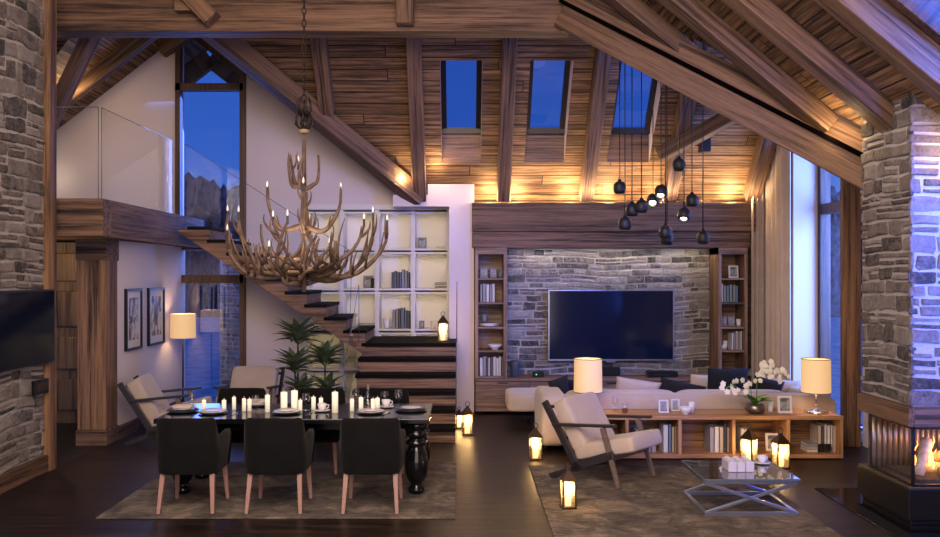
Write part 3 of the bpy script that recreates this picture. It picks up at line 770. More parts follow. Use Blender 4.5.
# things in the white bookcase
YB2 = 13.58
def bx(px): return W(px, 0, YB2).x
frame(bx(422), YB2, 2.51, .14, .18, 'dark photo frame in the top compartment of the white bookcase', None, m_fgrey)
stack(bx(441), YB2-.02, 2.51, 1, .16, .16, 'lying in the top compartment of the white bookcase', None, 6)
frame(bx(368), YB2, 1.88, .15, .2, 'grey photo frame in the white bookcase behind the chandelier', None, m_fgrey)
cup(bx(373), YB2-.1, 1.88, .03, .16, 'slim dark vase beside the grey frame in the white bookcase', m_dark, False, 'vase', 'vase')
book_row(bx(392), bx(410), YB2, 1.88, 7, .30, .2, 'in the white bookcase second row', 'second-row books of the white bookcase', 7, ['grey','dark grey','white','slate blue'])
stack(bx(444), YB2, 1.88, 3, .31, .2, 'in the white bookcase second row', 'flat books in the white bookcase', 8)
cup(bx(387), YB2, 1.24, .06, .15, 'white planter cup in the third row of the white bookcase')
book_row(bx(393), bx(410.5), YB2, 1.24, 6, .33, .2, 'in the white bookcase third row', 'third-row books of the white bookcase', 9, ['grey','dark grey','grey','slate blue'])
frame(bx(422), YB2-.05, 1.24, .08, .12, 'small brown frame in the third row of the white bookcase', None, m_dark)
cup(bx(433), YB2-.05, 1.24, .04, .12, 'small white vase in the third row of the white bookcase', None, False, 'vase', 'vase')
o = thing('tray', 'grey wire tray in the third row of the white bookcase', 'tray', (bx(366), YB2, 1.24))
g = G(); g.box(-.13, .13, -.1, .1, 0, .012); g.build('base', m_fgrey, o, bevel=.003)
for y in (-.1, .1): g = G(); g.tube([(-.13,y,.01),(-.13,y,.07),(.13,y,.07),(.13,y,.01)], .006, 6); g.build('rim', m_fgrey, o)
# on the media cabinet
o = thing('round_speaker', 'dark upright canister standing on the cabinet near the tower', 'speaker', (W(514.5,0,12.95).x, 12.95, .54))
g = G(); g.lathe([(.055,0),(.06,.01),(.075,.22),(.072,.24),(.001,.235)], 20); g.build('body', plain('canister', (.05,.06,.08), .4), o)
g = G(); g.lathe([(.066,.236),(.066,.246),(.001,.25)], 20); g.build('lid', m_black, o)
o = thing('router_box', 'small black box with status light on the media cabinet', 'router', (W(538,0,12.95).x, 12.95, .54))
g = G(); g.box(-.085,.085,-.06,.06,.008,.085); g.build('case', m_black, o, bevel=.008)
g = G(); g.box(-.04,-.02,-.066,-.06,.03,.05); g.build('status_light', emit('led_green', (.2,.9,.3), .6), o)
o = thing('receiver', 'black media receiver on the cabinet below the television', 'receiver', (W(662,0,12.95).x, 12.95, .54))
g = G(); g.box(-.22,.22,-.1,.12,.012,.085); g.build('case', m_black, o, bevel=.006)
g = G(); g.box(-.17,.10,-.104,-.1,.035,.045); g.build('display', plain('display_dark', (.02,.05,.03), .3), o)
for x in (-.19,.19): g = G(); g.box(x-.02,x+.02,-.05,.08,0,.012); g.build('foot', m_black, o)
o = thing('soundbar', 'flat dark soundbar on the cabinet behind the table lamp', 'speaker', (W(607,0,13.0).x, 13.08, .54))
g = G(); g.box(-.21,.21,-.05,.05,.01,.13); g.build('grille', m_black, o, bevel=.01)
for x in (-.16,.16): g = G(); g.box(x-.03,x+.03,-.04,.04,0,.012); g.build('foot', m_black, o)

# ================================================================== CONSOLE AND SOFA
cs = thing('low_bookcase', 'low oak bookcase along the back of the sofa', 'bookcase', (2.79, 9.88, 0))
CX0, CX1 = 1.26, 4.32
g = G(); g.box(CX0, CX1, 9.62, 10.13, .45, .495); lb(g, 'top', m_oak, cs, .004)
g = G(); g.box(CX0, CX1, 9.63, 10.12, .012, .056); lb(g, 'base', m_oak, cs, .004)
g = G(); g.box(CX0+.05, CX1-.05, 9.70, 10.06, .0, .012); lb(g, 'plinth', m_black, cs)
CD = [CX0+.02, 1.87, 2.47, 3.08, 3.70, CX1-.02]
for x in CD: g = G(); g.box(x-.02, x+.02, 9.63, 10.12, .056, .45); lb(g, 'divider', m_oak_z, cs, .003)
g = G(); g.box(CX0, CX1, 10.10, 10.125, .056, .45); lb(g, 'back_panel', m_oak, cs)
q = lambda px: W(px, 0, 9.85).x
Bc = 'in the oak bookcase, '
book_row(q(634), q(655), 9.86, .056, 4, .25, .2, Bc+'behind the armchair arm', 'console books near the armchair arm', 21, ['dark grey','grey','white','slate blue'])
book_row(q(661), q(678), 9.86, .056, 4, .33, .22, Bc+'beside the armchair seat', 'console books next to the armchair seat', 22, ['beige','white','slate blue','grey'])
book_row(q(707), q(732), 9.86, .056, 6, .33, .22, Bc+'behind the coffee table', 'console books behind the coffee table', 23, ['beige','white','grey','dark grey'])
book_row(q(738), q(746), 9.86, .056, 2, .31, .22, Bc+'beside the photo frame', 'console books beside the photo frame', 24, ['white','green-grey'])
frame(q(772), 9.84, .056, .15, .20, 'white photo frame inside the low oak bookcase')
zt = stack(q(816), 9.86, .056, 3, .30, .22, Bc+'end compartment', 'flat books in the console end compartment', 25)
book_row(q(814), q(837), 9.86, .056, 7, .32, .22, Bc+'end compartment', 'console books in the end compartment', 26, ['beige','white','green-grey','white','dark grey'])

so = thing('sofa', 'pale grey corner sofa facing the television', 'sofa', (2.6, 10.8, 0))
def sf(c, d, name, mat=None, e1=.28, e2=.2, n=40, m=20):
    g = G(); g.soft(c, d, e1, e2, n=n, m=m); return lb(g, name, mat or m_sofa, so)
sf((2.80, 10.32, .355), (3.4, .28, .59), 'backrest', e1=.22, e2=.12)
sf((2.65, 10.95, .17), (3.3, 1.05, .26), 'base', e1=.2, e2=.15)
sf((1.08, 10.46, .37), (.32, .92, .64), 'armrest', e1=.3, e2=.3)
sf((4.34, 10.92, .36), (.34, 1.4, .60), 'armrest', e1=.35, e2=.3)
for i in range(3): sf((1.72+.93*i, 10.95, .37), (.92, 1.0, .18), 'seat_cushion', e1=.4, e2=.15)
for i in range(2): sf((1.95+1.36*i, 10.44, .50), (1.35, .2, .36), 'back_cushion', e1=.3, e2=.12)
sf((1.17, 12.0, .335), (1.1, .8, .25), 'chaise', e1=.25, e2=.18)
for x, y in ((1.0,10.15),(4.2,10.25),(.95,12.1),(1.4,12.1),(4.2,11.4)): g = G(); g.lathe([(.02,0),(.03,.06)], 10, (x,y,0)); lb(g, 'foot', m_black, so)
def pil(px, ytop, D, w, t, lean, roll, mat, lab, rz=0, z0=.468):
    """scatter pillow standing on the seat, leaning back; ytop = photo row of its upper edge"""
    zt = W(px, ytop, D).z; h = max(.27, (zt-z0-.3*abs(math.sin(roll))*w)/math.cos(lean))
    p = V((W(px, 0, D).x, D, (z0+zt)/2))
    g = G(); g.pillow(w, h, t)
    o = g.build('scatter_pillow', mat, None, weld=True)
    o.matrix_world = Matrix.Translation(p) @ Matrix.Rotation(rz, 4, 'Z') @ Matrix.Rotation(lean, 4, 'X') @ Matrix.Rotation(roll, 4, 'Y')
    tag(o, lab, 'pillow', 'scatter pillows on the sofa'); return o
pil(637, 378, 10.72, .58, .13, .25, .15, m_cream, 'cream scatter pillow on the sofa, between lamp and dark cushion')
pil(681, 380, 10.74, .60, .13, .25, .22, m_charcoal, 'charcoal scatter pillow sagging beside the cream one')
pil(703, 374, 11.0, .36, .12, .2, .05, m_cream, 'cream scatter pillow half hidden behind the navy one')
pil(727, 367.5, 10.78, .52, .15, .2, .0, m_navy, 'big navy scatter pillow standing behind the orchid')
pil(766, 377, 10.74, .40, .13, .25, .22, m_charcoal, 'charcoal scatter pillow behind the orchid flowers')
pil(784, 379, 11.0, .36, .12, .2, .1, m_cream, 'small cream scatter pillow at the sofa corner by the curtain')
pil(559, 376, 10.74, .30, .13, .2, -.25, m_charcoal, 'charcoal scatter pillow against the sofa arm behind the armchair', rz=.5)
pil(575, 379, 11.05, .34, .12, .2, .1, m_charcoal, 'second charcoal pillow behind the drum lamp shade')

# ------------------------------------------------------------------ table lamps
def table_lamp(x, y, z, lab, zb):
    t = thing('table_lamp', lab, 'table lamp', (x, y, z))
    g = G(); g.lathe([(.001,.0),(.135,0),(.135,.012),(.06,.02),(.02,.035),(.001,.036)], 28); g.build('base', m_chrome, t)
    g = G(); g.lathe([(.010,.03),(.010,zb+.05)], 12); g.build('stem', m_chrome, t)
    h = .385; g = G(); vs = []
    g.lathe([(.165,zb),(.160,zb+h)], 40); g.f = g.f[:-2]; g.sm = g.sm[:-2]
    s = g.build('shade', m_shade, t)
    g = G()
    for zz, r in ((zb, .166), (zb+h, .161)): g.tube([(r*math.cos(a*PI/16), r*math.sin(a*PI/16), zz) for a in range(33)], .004, 5)
    g.build('shade_rim', m_bronze, s)
    g = G(); g.sphere((0,0,zb+.16), .035, 10, 8); g.build('bulb', m_bulb, t)
    return t
table_lamp(W(588,0,9.9).x, 9.9, .496, 'glowing drum lamp on the oak bookcase behind the armchair', .235)
table_lamp(W(816,0,9.85).x, 9.85, .496, 'glowing drum lamp with chrome stem at the bookcase end', .235)
# things on the console
Zc = .4965
def goblet(x, y, z, h, r, lab, group, stem=True, mat=None):
    o = thing('wine_glass' if stem else 'tumbler', lab, 'glass', (x, y, z), 0, group)
    if stem:
        g = G(); g.lathe([(r*.05,h*.45),(r*.7,h*.52),(r,h*.72),(r*.82,h)], 16); g.f = g.f[:-2]; g.sm = g.sm[:-2]; g.build('bowl', m_glassware, o)
        g = G(); g.lathe([(r*.85,0),(r*.8,.004),(.005,.012),(.004,h*.46)], 14); g.build('stem', m_glassware, o)
    else:
        g = G(); g.lathe([(r*.85,0),(r,h)], 16); g.f = g.f[:-1]; g.sm = g.sm[:-1]; g.build('body', m_glassware, o)
        g = G(); g.lathe([(r*.8,.008),(r*.9,h*.45)], 14); g.build('drink', glass('amber_drink', (.8,.55,.4), 1), o)
    return o
goblet(W(615,0,9.95).x, 9.95, Zc, .17, .048, 'wine glass on the oak bookcase beside a tumbler', 'glasses on the oak bookcase')
goblet(W(625,0,9.8).x, 9.8, Zc, .12, .042, 'short tumbler on the oak bookcase beside the wine glass', 'glasses on the oak bookcase', False)
frame(W(664,0,9.8).x, 9.82, Zc, .115, .15, 'white photo frame on the oak bookcase nearest the armchair')
frame(W(676.5,0,9.9).x, 9.95, Zc, .10, .14, 'white photo frame behind the small white bowl')
bowl(W(685,0,9.75).x, 9.72, Zc, .075, .085, 'white bowl on the oak bookcase in front of a frame')
cup(W(692.5,0,9.8).x, 9.84, Zc, .04, .125, 'tall white cup right beside the white bowl')
cup(W(772,0,9.85).x, 9.9, Zc, .036, .12, 'white cup between the orchid pot and a photo frame')
frame(W(785,0,9.8).x, 9.8, Zc, .165, .20, 'large white photo frame between orchid and chrome lamp')
# orchid
oc = thing('orchid', 'white orchid in a dark silver bowl on the oak bookcase', 'potted orchid', (W(755,0,9.8).x, 9.8, Zc))
g = G(); g.lathe([(.06,0),(.10,.02),(.118,.06),(.10,.10),(.085,.115),(.075,.105),(.001,.095)], 28); g.build('pot', plain('pot_silver', (.25,.22,.2), .3, .85), oc)
def blade(g, base, az, L, wd, up, droop, n=8, fold=.25):
    """curved strap leaf"""
    d = V((math.cos(az), math.sin(az), 0)); s = V((-math.sin(az), math.cos(az), 0)); vs = []
    for i in range(n+1):
        t = i/n; p = V(base)+d*(L*t*math.cos(up*(1-t)))+V((0,0,L*(math.sin(up)*t-droop*t*t)))
        w = wd*math.sin(PI*min(1, .12+.88*t)**.8)*.5+.0006
        vs += [p-s*w+V((0,0,fold*w)), p, p+s*w+V((0,0,fold*w))]
    fs = []
    for i in range(n):
        a = 3*i; fs += [(a,a+1,a+4,a+3),(a+1,a+2,a+5,a+4)]
    g.add(vs, fs, True)
for az, L, up, dr in ((3.0,.26,1.05,.45),(2.6,.27,1.3,.15),(.1,.27,.8,.5),(-.3,.25,.7,.5),(.5,.24,1.0,.4),(3.9,.22,1.15,.3),(4.3,.18,1.0,.5)):
    g = G(); blade(g, (0,0,.10), az, L, .085, up, dr); g.build('leaf', m_leaf2, oc)
def blossom(g, c, r, face, seed):
    rr_ = random.Random(seed); c = V(c); z = V(face).normalized(); x = z.orthogonal().normalized(); y = z.cross(x)
    for k in range(5):
        a = 2*PI*k/5+.3; d = x*math.cos(a)+y*math.sin(a); s = z.cross(d); L = r*rr_.uniform(.9, 1.1); w = r*(.55 if k % 2 else .42)
        vs = [c, c+d*L*.5+s*w+z*.15*r, c+d*L+z*.05*r, c+d*L*.5-s*w+z*.15*r, c+d*L*.55+z*.22*r]
        g.add(vs, [(0,1,4),(1,2,4),(2,3,4),(3,0,4)], True)
    g.sphere(c+z*.15*r, r*.18, 6, 4)
rr2 = random.Random(5)
for (pts, nb) in (([(-.02,0,.10),(-.05,0,.27),(-.12,0,.35),(-.23,-.02,.35),(-.35,-.03,.29)], 15), ([(.02,.02,.10),(.03,.02,.36),(.09,.02,.52),(.20,0,.52),(.36,-.02,.40)], 34)):
    g = G(); g.tube(pts, .005, 6); stm = g.build('flower_stem', m_leaf2, oc)
    for i in range(nb):
        t = .35+.65*i/(nb-1); k = t*(len(pts)-1); j = min(int(k), len(pts)-2)
        p = V(pts[j]).lerp(V(pts[j+1]), k-j)+V((rr2.uniform(-.06,.06), rr2.uniform(-.05,.03), rr2.uniform(-.10,.075)))
        g = G(); blossom(g, p, rr2.uniform(.030,.040), (rr2.uniform(-.5,.5), -1, rr2.uniform(-.2,.5)), i); g.build('blossom', m_petal, stm)

# ================================================================== LOUNGE ARMCHAIR
def make_armchair(lab, loc, rz, group=None, fr=None, cu=None):
    """local +Y = forward"""
    fr = fr or m_dark; cu = cu or m_cream
    t = thing('lounge_chair', lab, 'armchair', loc, rz, group); hw = .35
    for s in (-1, 1):
        x = s*hw
        g = G(); g.bar((x,-.05,.10), (x,-.47,.76), .035, .075, (0,1,0)); g.build('back_post', fr, t, bevel=.006)
        g = G(); g.bar((x,-.02,.15), (x,-.40,.0), .035, .06); g.build('rear_leg', fr, t, bevel=.005)
        g = G(); g.bar((x,-.14,.13), (x,.34,.315), .035, .085); g.build('side_rail', fr, t, bevel=.006)
        g = G(); g.bar((x,.40,0), (x,.22,.565), .035, .04, (0,1,0), .035, .055); g.build('front_leg', m_fleg if s < 3 else fr, t, bevel=.005)
        g = G(); g.bar((x*1.02,-.36,.535), (x*1.02,.37,.60), .06, .03); g.build('armrest', fr, t, bevel=.008)
    g = G(); g.bar((-hw,.33,.28), (hw,.33,.28), .03, .05); g.build('cross_rail', fr, t, bevel=.004)
    g = G(); g.bar((-hw,-.10,.165), (hw,-.10,.165), .03, .05); g.build('cross_rail', fr, t, bevel=.004)
    for zz, yy in ((.70,-.43),(.40,-.245)): g = G(); g.bar((-hw,yy,zz), (hw,yy,zz), .02, .06, (0,1,.6)); g.build('back_slat', fr, t, bevel=.004)
    M = Matrix.Translation((0,.19,.35)) @ Matrix.Rotation(.25, 4, 'X')
    g = G(); g.soft((0,0,0), (.62,.70,.165), .24, .13, M, 40, 16); g.build('seat_cushion', cu, t)
    M = Matrix.Translation((0,-.20,.535)) @ Matrix.Rotation(.53, 4, 'X')
    g = G(); g.soft((0,0,0), (.63,.18,.57), .16, .26, M, 40, 20); g.build('back_cushion', cu, t)
    return t
make_armchair('dark-framed lounge chair with cream cushions on the living room rug', (1.44, 8.75, .024), math.atan2(-.76, -.65))
make_armchair('dark-framed cream lounge chair under the two framed pictures', (-3.78, 10.85, 0), math.atan2(-.99, .10), 'lounge chairs at the tall window')
make_armchair('dark-framed cream lounge chair facing the dining table by the plant', (-2.90, 11.6, 0), PI-.03, 'lounge chairs at the tall window')

# ================================================================== LANTERNS
def make_lantern(lab, loc, w, h, rz, group='candle lanterns'):
    t = thing('lantern', lab, 'lantern', loc, rz, group); a = w/2; hb = h*.64
    g = G(); g.box(-a-.01, a+.01, -a-.01, a+.01, 0, .018); g.build('base', m_bronze, t, bevel=.003)
    for sx_ in (-1, 1):
        for sy in (-1, 1): g = G(); g.box(sx_*a-.006, sx_*a+.006, sy*a-.006, sy*a+.006, .018, hb); g.build('corner_post', m_bronze, t)
    g = G(); r0, r1, z0, z1 = a+.016, a*.26, hb, h*.86
    g.add([(-r0,-r0,z0),(r0,-r0,z0),(r0,r0,z0),(-r0,r0,z0),(-r1,-r1,z1),(r1,-r1,z1),(r1,r1,z1),(-r1,r1,z1)], [(0,3,2,1),(4,5,6,7),(0,1,5,4),(1,2,6,5),(2,3,7,6),(3,0,4,7)])
    g.box(-r1*1.2, r1*1.2, -r1*1.2, r1*1.2, z1, z1+.012); g.build('roof', m_bronze, t, bevel=.003)
    g = G(); R_ = h*.07; zc = z1+.012+R_*.85
    g.tube([(R_*math.cos(k*PI/12), 0, zc+R_*math.sin(k*PI/12)) for k in range(25)], .0045, 6, False); g.build('ring_handle', m_bronze, t)
    for k in range(4):
        g = G(); g.box(-a+.006, a-.006, -.001, .001, .018, hb); g.build('pane', m_lantpane, t, rot=(0,0,k*PI/2), loc=(a*math.sin(k*PI/2), -a*math.cos(k*PI/2), 0))
    g = G(); r = w*.24; hc = hb*.52; g.lathe([(r,.019),(r,.019+hc),(r*.85,.022+hc),(.001,.015+hc)], 16); c = g.build('candle', m_waxlit, t)
    g = G(); g.lathe([(.001,hc+.02),(.008,hc+.035),(.006,hc+.055),(.001,hc+.08)], 8); g.build('flame', m_flame, c)
    return t
LAN = [('lantern standing on the rug in front of the armchair', (568,0,7.6), .128, .37, .1, .012),
       ('lantern on the bare floor behind the armchair at the sofa arm', (535.5,0,9.65), .14, .38, .05, 0),
       ('lantern before the oak bookcase, closer to the orchid', (749,0,9.42), .15, .41, .75, 0),
       ('lantern before the oak bookcase nearest the coffee cup', (780.5,0,9.22), .15, .40, .15, 0),
       ('lantern with tall ring handle on the stair landing', (443,0,12.3), .15, .40, .1, 1.13),
       ('taller lantern on the floor at the foot of the white pier', (467.5,0,11.15), .14, .40, .1, 0),
       ('shorter lantern tucked behind another beside the stairs', (459,0,11.6), .12, .27, .3, 0)]
LPOS = []
for lab, (px, _, D), w, h, rz, z in LAN:
    p = V((W(px,0,D).x, D, z)); LPOS.append((p, h)); make_lantern(lab, p, w*.88, h*1.05, rz)

# ================================================================== COFFEE TABLE
CT = [(W(704,0,7.33).x, 7.33), (W(797,0,7.33).x, 7.33), (W(766,0,8.2).x, 8.2), (W(684,0,8.2).x, 8.2)]
ct = thing('coffee_table', 'chrome coffee table with glass top and crossed legs', 'coffee table', (2.45, 7.75, .012))
X0c, X1c, Y0c, Y1c = 2.09, 2.90, 7.32, 8.05; hz = .335
def lbc(g, n, m, bev=.003): o = g.build(n, m, ct, bevel=bev); o.location = (-2.45, -7.75, -.012); return o
b_ = .034
for nm, z in (('top_frame', hz-.03), ('floor_frame', .012+b_/2)):
    g = G()
    g.box(X0c, X1c, Y0c, Y0c+b_, z-b_/2, z+b_/2); g.box(X0c, X1c, Y1c-b_, Y1c, z-b_/2, z+b_/2)
    g.box(X0c, X0c+b_, Y0c+b_+.001, Y1c-b_-.001, z-b_/2, z+b_/2); g.box(X1c-b_, X1c, Y0c+b_+.001, Y1c-b_-.001, z-b_/2, z+b_/2); lbc(g, nm, m_steel)
for y in (Y0c+b_/2, Y1c-b_/2):
    for s in (0, 1):
        g = G(); xa, xb = (X0c+.02, X1c-.02) if s else (X1c-.02, X0c+.02)
        g.bar((xa, y+(.003 if s else -.003), .04), (xb, y+(.003 if s else -.003), hz-.045), b_*.8, b_*.8, (0,1,0)); lbc(g, 'crossed_leg', m_steel)
g = G(); g.box(X0c-.012, X1c+.012, Y0c-.012, Y1c+.012, hz-.015, hz); lbc(g, 'glass_top', glass('smoked_glass', (.55,.58,.62), 1.8))
g = G()
for a, b in (((X0c-.012,Y0c-.012),(X1c+.012,Y0c-.012)),((X1c+.012,Y0c-.012),(X1c+.012,Y1c+.012)),((X1c+.012,Y1c+.012),(X0c-.012,Y1c+.012)),((X0c-.012,Y1c+.012),(X0c-.012,Y0c-.012))):
    g.bar((*a,hz-.0075),(*b,hz-.0075),.004,.014)
lbc(g, 'glass_edge', plain('edge_green', (.12,.16,.2), .15))
# white block candle holders
p = W(730, 468, 7.7)
m_blk = plain('block_white', (.62,.58,.66), .5)
for i in range(3):
    t = thing('block_candle_holder', 'white block holder on the coffee table, %s from the armchair' % ORD[i], 'candle holder', (p.x-.02+.078*i, 7.66, hz+.001), .0, 'block holders on the coffee table')
    g = G(); g.box(-.037,.037,-.10,.10,0,.09); g.build('block', m_blk, t, bevel=.004)
    for y in (-.07, 0, .07):
        g = G(); g.lathe([(.022,.09),(.022,.106),(.017,.106),(.001,.10)], 14, (0,y,0)); g.build('cup_rim', m_blk, t)
def cup_saucer(x, y, z, lab, group=None, k=1):
    o = thing('cup_and_saucer', lab, 'cup', (x, y, z), .4, group)
    g = G(); g.lathe([(.03*k,0),(.075*k,.012),(.075*k,.016),(.02*k,.006),(.001,.006)], 22); g.build('saucer', m_porc, o)
    g = G(); g.lathe([(.022*k,.010),(.036*k,.035),(.044*k,.065*k+.01),(.04*k,.065*k+.01),(.03*k,.03),(.001,.018)], 18); c = g.build('cup', m_porc, o)
    g = G(); g.tube([(.038*k,0,.06*k),(.066*k,0,.056*k),(.062*k,0,.034),(.034*k,0,.028)], .005, 6); g.build('handle', m_porc, c); return o
cup_saucer(W(762,0,7.9).x, 7.9, hz+.001, 'white coffee cup on a saucer on the glass table')

# ================================================================== RUGS
for x0, x1, y0, y1, lab in ((-3.14, -.06, 7.28, 9.45, 'worn grey-brown rug under the dining table'), (.73, 3.03, 5.6, 9.3, 'worn grey-brown rug under the coffee table')):
    g = G(); g.box(-(x1-x0)/2, (x1-x0)/2, -(y1-y0)/2, (y1-y0)/2, 0, .011)
    o = g.build('rug', m_rug1, None, bevel=.004, loc=((x0+x1)/2, (y0+y1)/2, .0005)); tag(o, lab, 'rug')
# ================================================================== DINING
TX0, TX1, TY0, TY1, TZ = -2.87, -.305, 7.90, 8.88, .75
dt = thing('dining_table', 'long black glossy dining table with turned legs', 'dining table', (-1.6, 8.4, .012))
def lbd(g, n, m, bev=0): o = g.build(n, m, dt, bevel=bev); o.location = (1.6, -8.4, -.012); return o
g = G(); g.box(TX0, TX1, TY0, TY1, TZ-.045, TZ); lbd(g, 'tabletop', m_gloss, .006)
g = G(); g.box(TX0+.1, TX1-.1, TY0+.12, TY1-.12, TZ-.12, TZ-.045); lbd(g, 'apron', m_gloss, .004)
leg = [(.05,.012),(.075,.03),(.08,.06),(.055,.09),(.05,.11),(.085,.15),(.108,.22),(.112,.30),(.10,.40),(.075,.455),(.07,.47),(.10,.485),(.105,.505),(.07,.525),(.065,.545),(.10,.56),(.108,.585),(.09,.605),(.085,.62),(.11,.635),(.115,.66),(.115,.705)]
for x in (TX0+.21, TX1-.13):
    for y in (TY0+.2, TY1-.18):
        g = G(); g.lathe(leg, 28, (x, y, 0)); lbd(g, 'leg', m_gloss)

def make_chair(lab, loc, rz, group):
    """barrel-back chair, local +Y forward"""
    t = thing('dining_chair', lab, 'chair', loc, rz, group)
    n = 40; path = []
    for i in range(n+1):
        a = PI*(1+1.0*i/n) if False else -PI*.0
    def sq(t_):                                   # U plan: arm front -> back -> arm front
        a = PI+PI*t_; e = .42
        c, s = math.cos(a), math.sin(a)
        return math.copysign(abs(c)**e, c), math.copysign(abs(s)**e, s)
    def shell(off, zt, zb, inset=0):
        return
    vs, fs = [], []; A, B = .285, .30
    K = 44
    for i in range(K+1):
        u = i/K
        cx, cy = sq(u)
        y0 = cy*B if cy < 0 else 0
        px, py = cx*A, cy*B
        if u < .12: py += 0
        # arm parts reach forward
        d = abs(u-.5)*2
        ext = max(0, (d-.80)/.20); py += ext*.20
        h = .83 if d < .58 else (.83-.20*((d-.58)/.2) if d < .78 else .63+.03*((d-.78)/.22))
        nx, ny = (-px, -py*.6); L = math.hypot(nx, ny) or 1; nx, ny = nx/L, ny/L
        if ext > 0: nx, ny = (-math.copysign(1, px), 0)
        th = .075
        for (dx, z, tap) in ((0,.34,.90),(0,.36,.94),(0,.5,.985),(0,h-.03,1.0),(.018,h,1.0),(th-.018,h,1.0),(th,h-.03,1.0),(th,.34,.95)):
            vs.append(((px*tap+nx*dx), (py*tap+ny*dx), z))
    m = 8
    for i in range(K):
        for k in range(m): fs.append((i*m+k, i*m+(k+1)%m, (i+1)*m+(k+1)%m, (i+1)*m+k))
    fs += [tuple(range(m-1,-1,-1)), tuple(K*m+k for k in range(m))]
    g = G(); g.add(vs, fs, True); g.build('backrest', m_chairblk, t)
    g = G(); g.soft((0,.03,.42), (.50,.56,.16), .35, .25); g.build('seat', m_chairblk, t)
    g = G(); g.box(-.25,.25,-.22,.25,.325,.36); g.build('seat_frame', m_chairblk, t, bevel=.02)
    for sx_ in (-1, 1):
        for y0, y1 in ((-.20,-.27), (.21,.25)):
            g = G(); g.bar((sx_*.215, y0, .335), (sx_*.235, y1, 0), .045, .045, (0,1,0), .03, .03); g.build('leg', m_leg, t, bevel=.005)
    return t
fx = [(-2.41, 'nearest the stone wall'), (-1.64, 'in the middle'), (-.80, 'nearest the stairs')]
c0 = None
for x, w in fx:
    lab = 'dark upholstered dining chair with its back to us, '+w
    if c0 is None: c0 = make_chair(lab, (x, 7.66, .012), .02, 'chairs along the near side of the table')
    else: copy_tree(c0, (x, 7.66, .012), 0, lab)
for x, w in ((-2.42, 'nearest the tall window'), (-1.55, 'in the middle, before the plant'), (-.85, 'nearest the steps')):
    copy_tree(c0, (x, 9.12, .012), PI, 'dark dining chair beyond the table facing us, '+w, 'chairs along the far side of the table')

# place settings
def tp(px, py):                                   # point on the tabletop
    D = F*(EYE-TZ)/(py-CY); return W(px, py, D)
def place_setting(px, py, lab, r=.13, dark=True, napkin=False, n=2):
    p = tp(px, py); o = thing('plate_setting', lab, 'plates', (p.x, p.y, TZ+.001), 0, 'place settings on the dining table')
    g = G(); g.lathe([(r*.6,0),(r*1.12,.012),(r*1.12,.016),(r*.6,.006),(.001,.006)], 30); g.build('charger_plate', m_slate, o)
    g = G(); g.lathe([(r*.55,.010),(r,.022),(r,.027),(r*.55,.016),(.001,.016)], 30); g.build('dinner_plate', m_porc if not dark else m_slate, o)
    g = G(); g.lathe([(r*.4,.02),(r*.72,.034),(r*.72,.038),(r*.4,.025),(.001,.025)], 26); g.build('side_plate', m_porc, o)
    if napkin: g = G(); g.soft((0,0,.05), (.20,.12,.035), .5, .3, n=20, m=8); g.build('napkin', m_cream, o)
    return o
def cutlery(px, py, lab):
    p = tp(px, py); o = thing('fork', lab, 'fork', (p.x, p.y, TZ+.001), -.25, 'forks on the dining table')
    g = G(); g.bar((0,-.10,.006), (0,.03,.006), .010, .004); g.build('handle', m_chrome, o)
    g = G(); g.box(-.012,.012,.03,.05,.004,.008)
    for x in (-.0095,-.003,.003,.0095): g.box(x-.0018,x+.0018,.05,.10,.004,.008)
    g.build('tines', m_chrome, o); return o
place_setting(183, 411.5, 'dark plate with folded napkin at the window end of the table', .14, True, True)
place_setting(213, 413.2, 'plate setting before the near chair by the stone wall', .125, False)
place_setting(287, 413.2, 'white plate before the middle near chair', .125, False)
place_setting(371, 413.0, 'white plate before the near chair by the stairs', .125, False)
place_setting(411, 410.5, 'stacked dark plates at the stair end of the table', .14, True)
place_setting(257, 405.8, 'plate setting before the far chair by the window', .11, False, True)
cup_saucer(tp(322,411.5).x, tp(322,411.5).y, TZ+.001, 'white cup on saucer in the middle of the dining table', 'cups on the dining table', 1.05)
cup_saucer(tp(386,407.5).x, tp(386,407.5).y, TZ+.001, 'white cup on saucer beside the wine glasses', 'cups on the dining table', 1.05)
cutlery(235, 414, 'silver fork beside the near plate by the stone wall'); cutlery(308, 414, 'silver fork beside the middle near plate'); cutlery(386, 414, 'silver fork beside the near plate by the stairs')
# candles
CAND = [(204,400,411,4.2),(224,400,411,4.4),(234,397,409.5,3.8),(244,398.5,411,4),(249.5,399,411,4),(267.5,395,412,5),(284,392,411,6.8),(294.5,390.5,411,6.6),(300.3,400,412,4),(313.5,397,409.5,4.4),(321,398,409,4.2),(335,392,412.5,6.3),(352,399,411,4.2),(361,397.5,410,4.6),(373,399,411.5,4.4),(377.5,398,410,4.6)]
for i, (px, y0, y1, w) in enumerate(CAND):
    p = tp(px, y1); s = F/p.y; h = (y1-y0)/s; r = w/s/2
    o = thing('pillar_candle', '%s pillar candle on the dining table, %s counted from the window end' % ('thick' if w > 6 else 'slim', ORD[i]), 'candle', (p.x, p.y, TZ+.001), 0, 'candles along the dining table')
    g = G(); g.lathe([(r,0),(r,h-.004),(r*.85,h),(r*.5,h-.006),(.001,h-.01)], 16); g.build('wax', m_wax, o)
    g = G(); g.tube([(0,0,h-.01),(.001,0,h+.018)], .0022, 5); g.build('wick', m_wicklit, o)
    CAND[i] = (p, h)
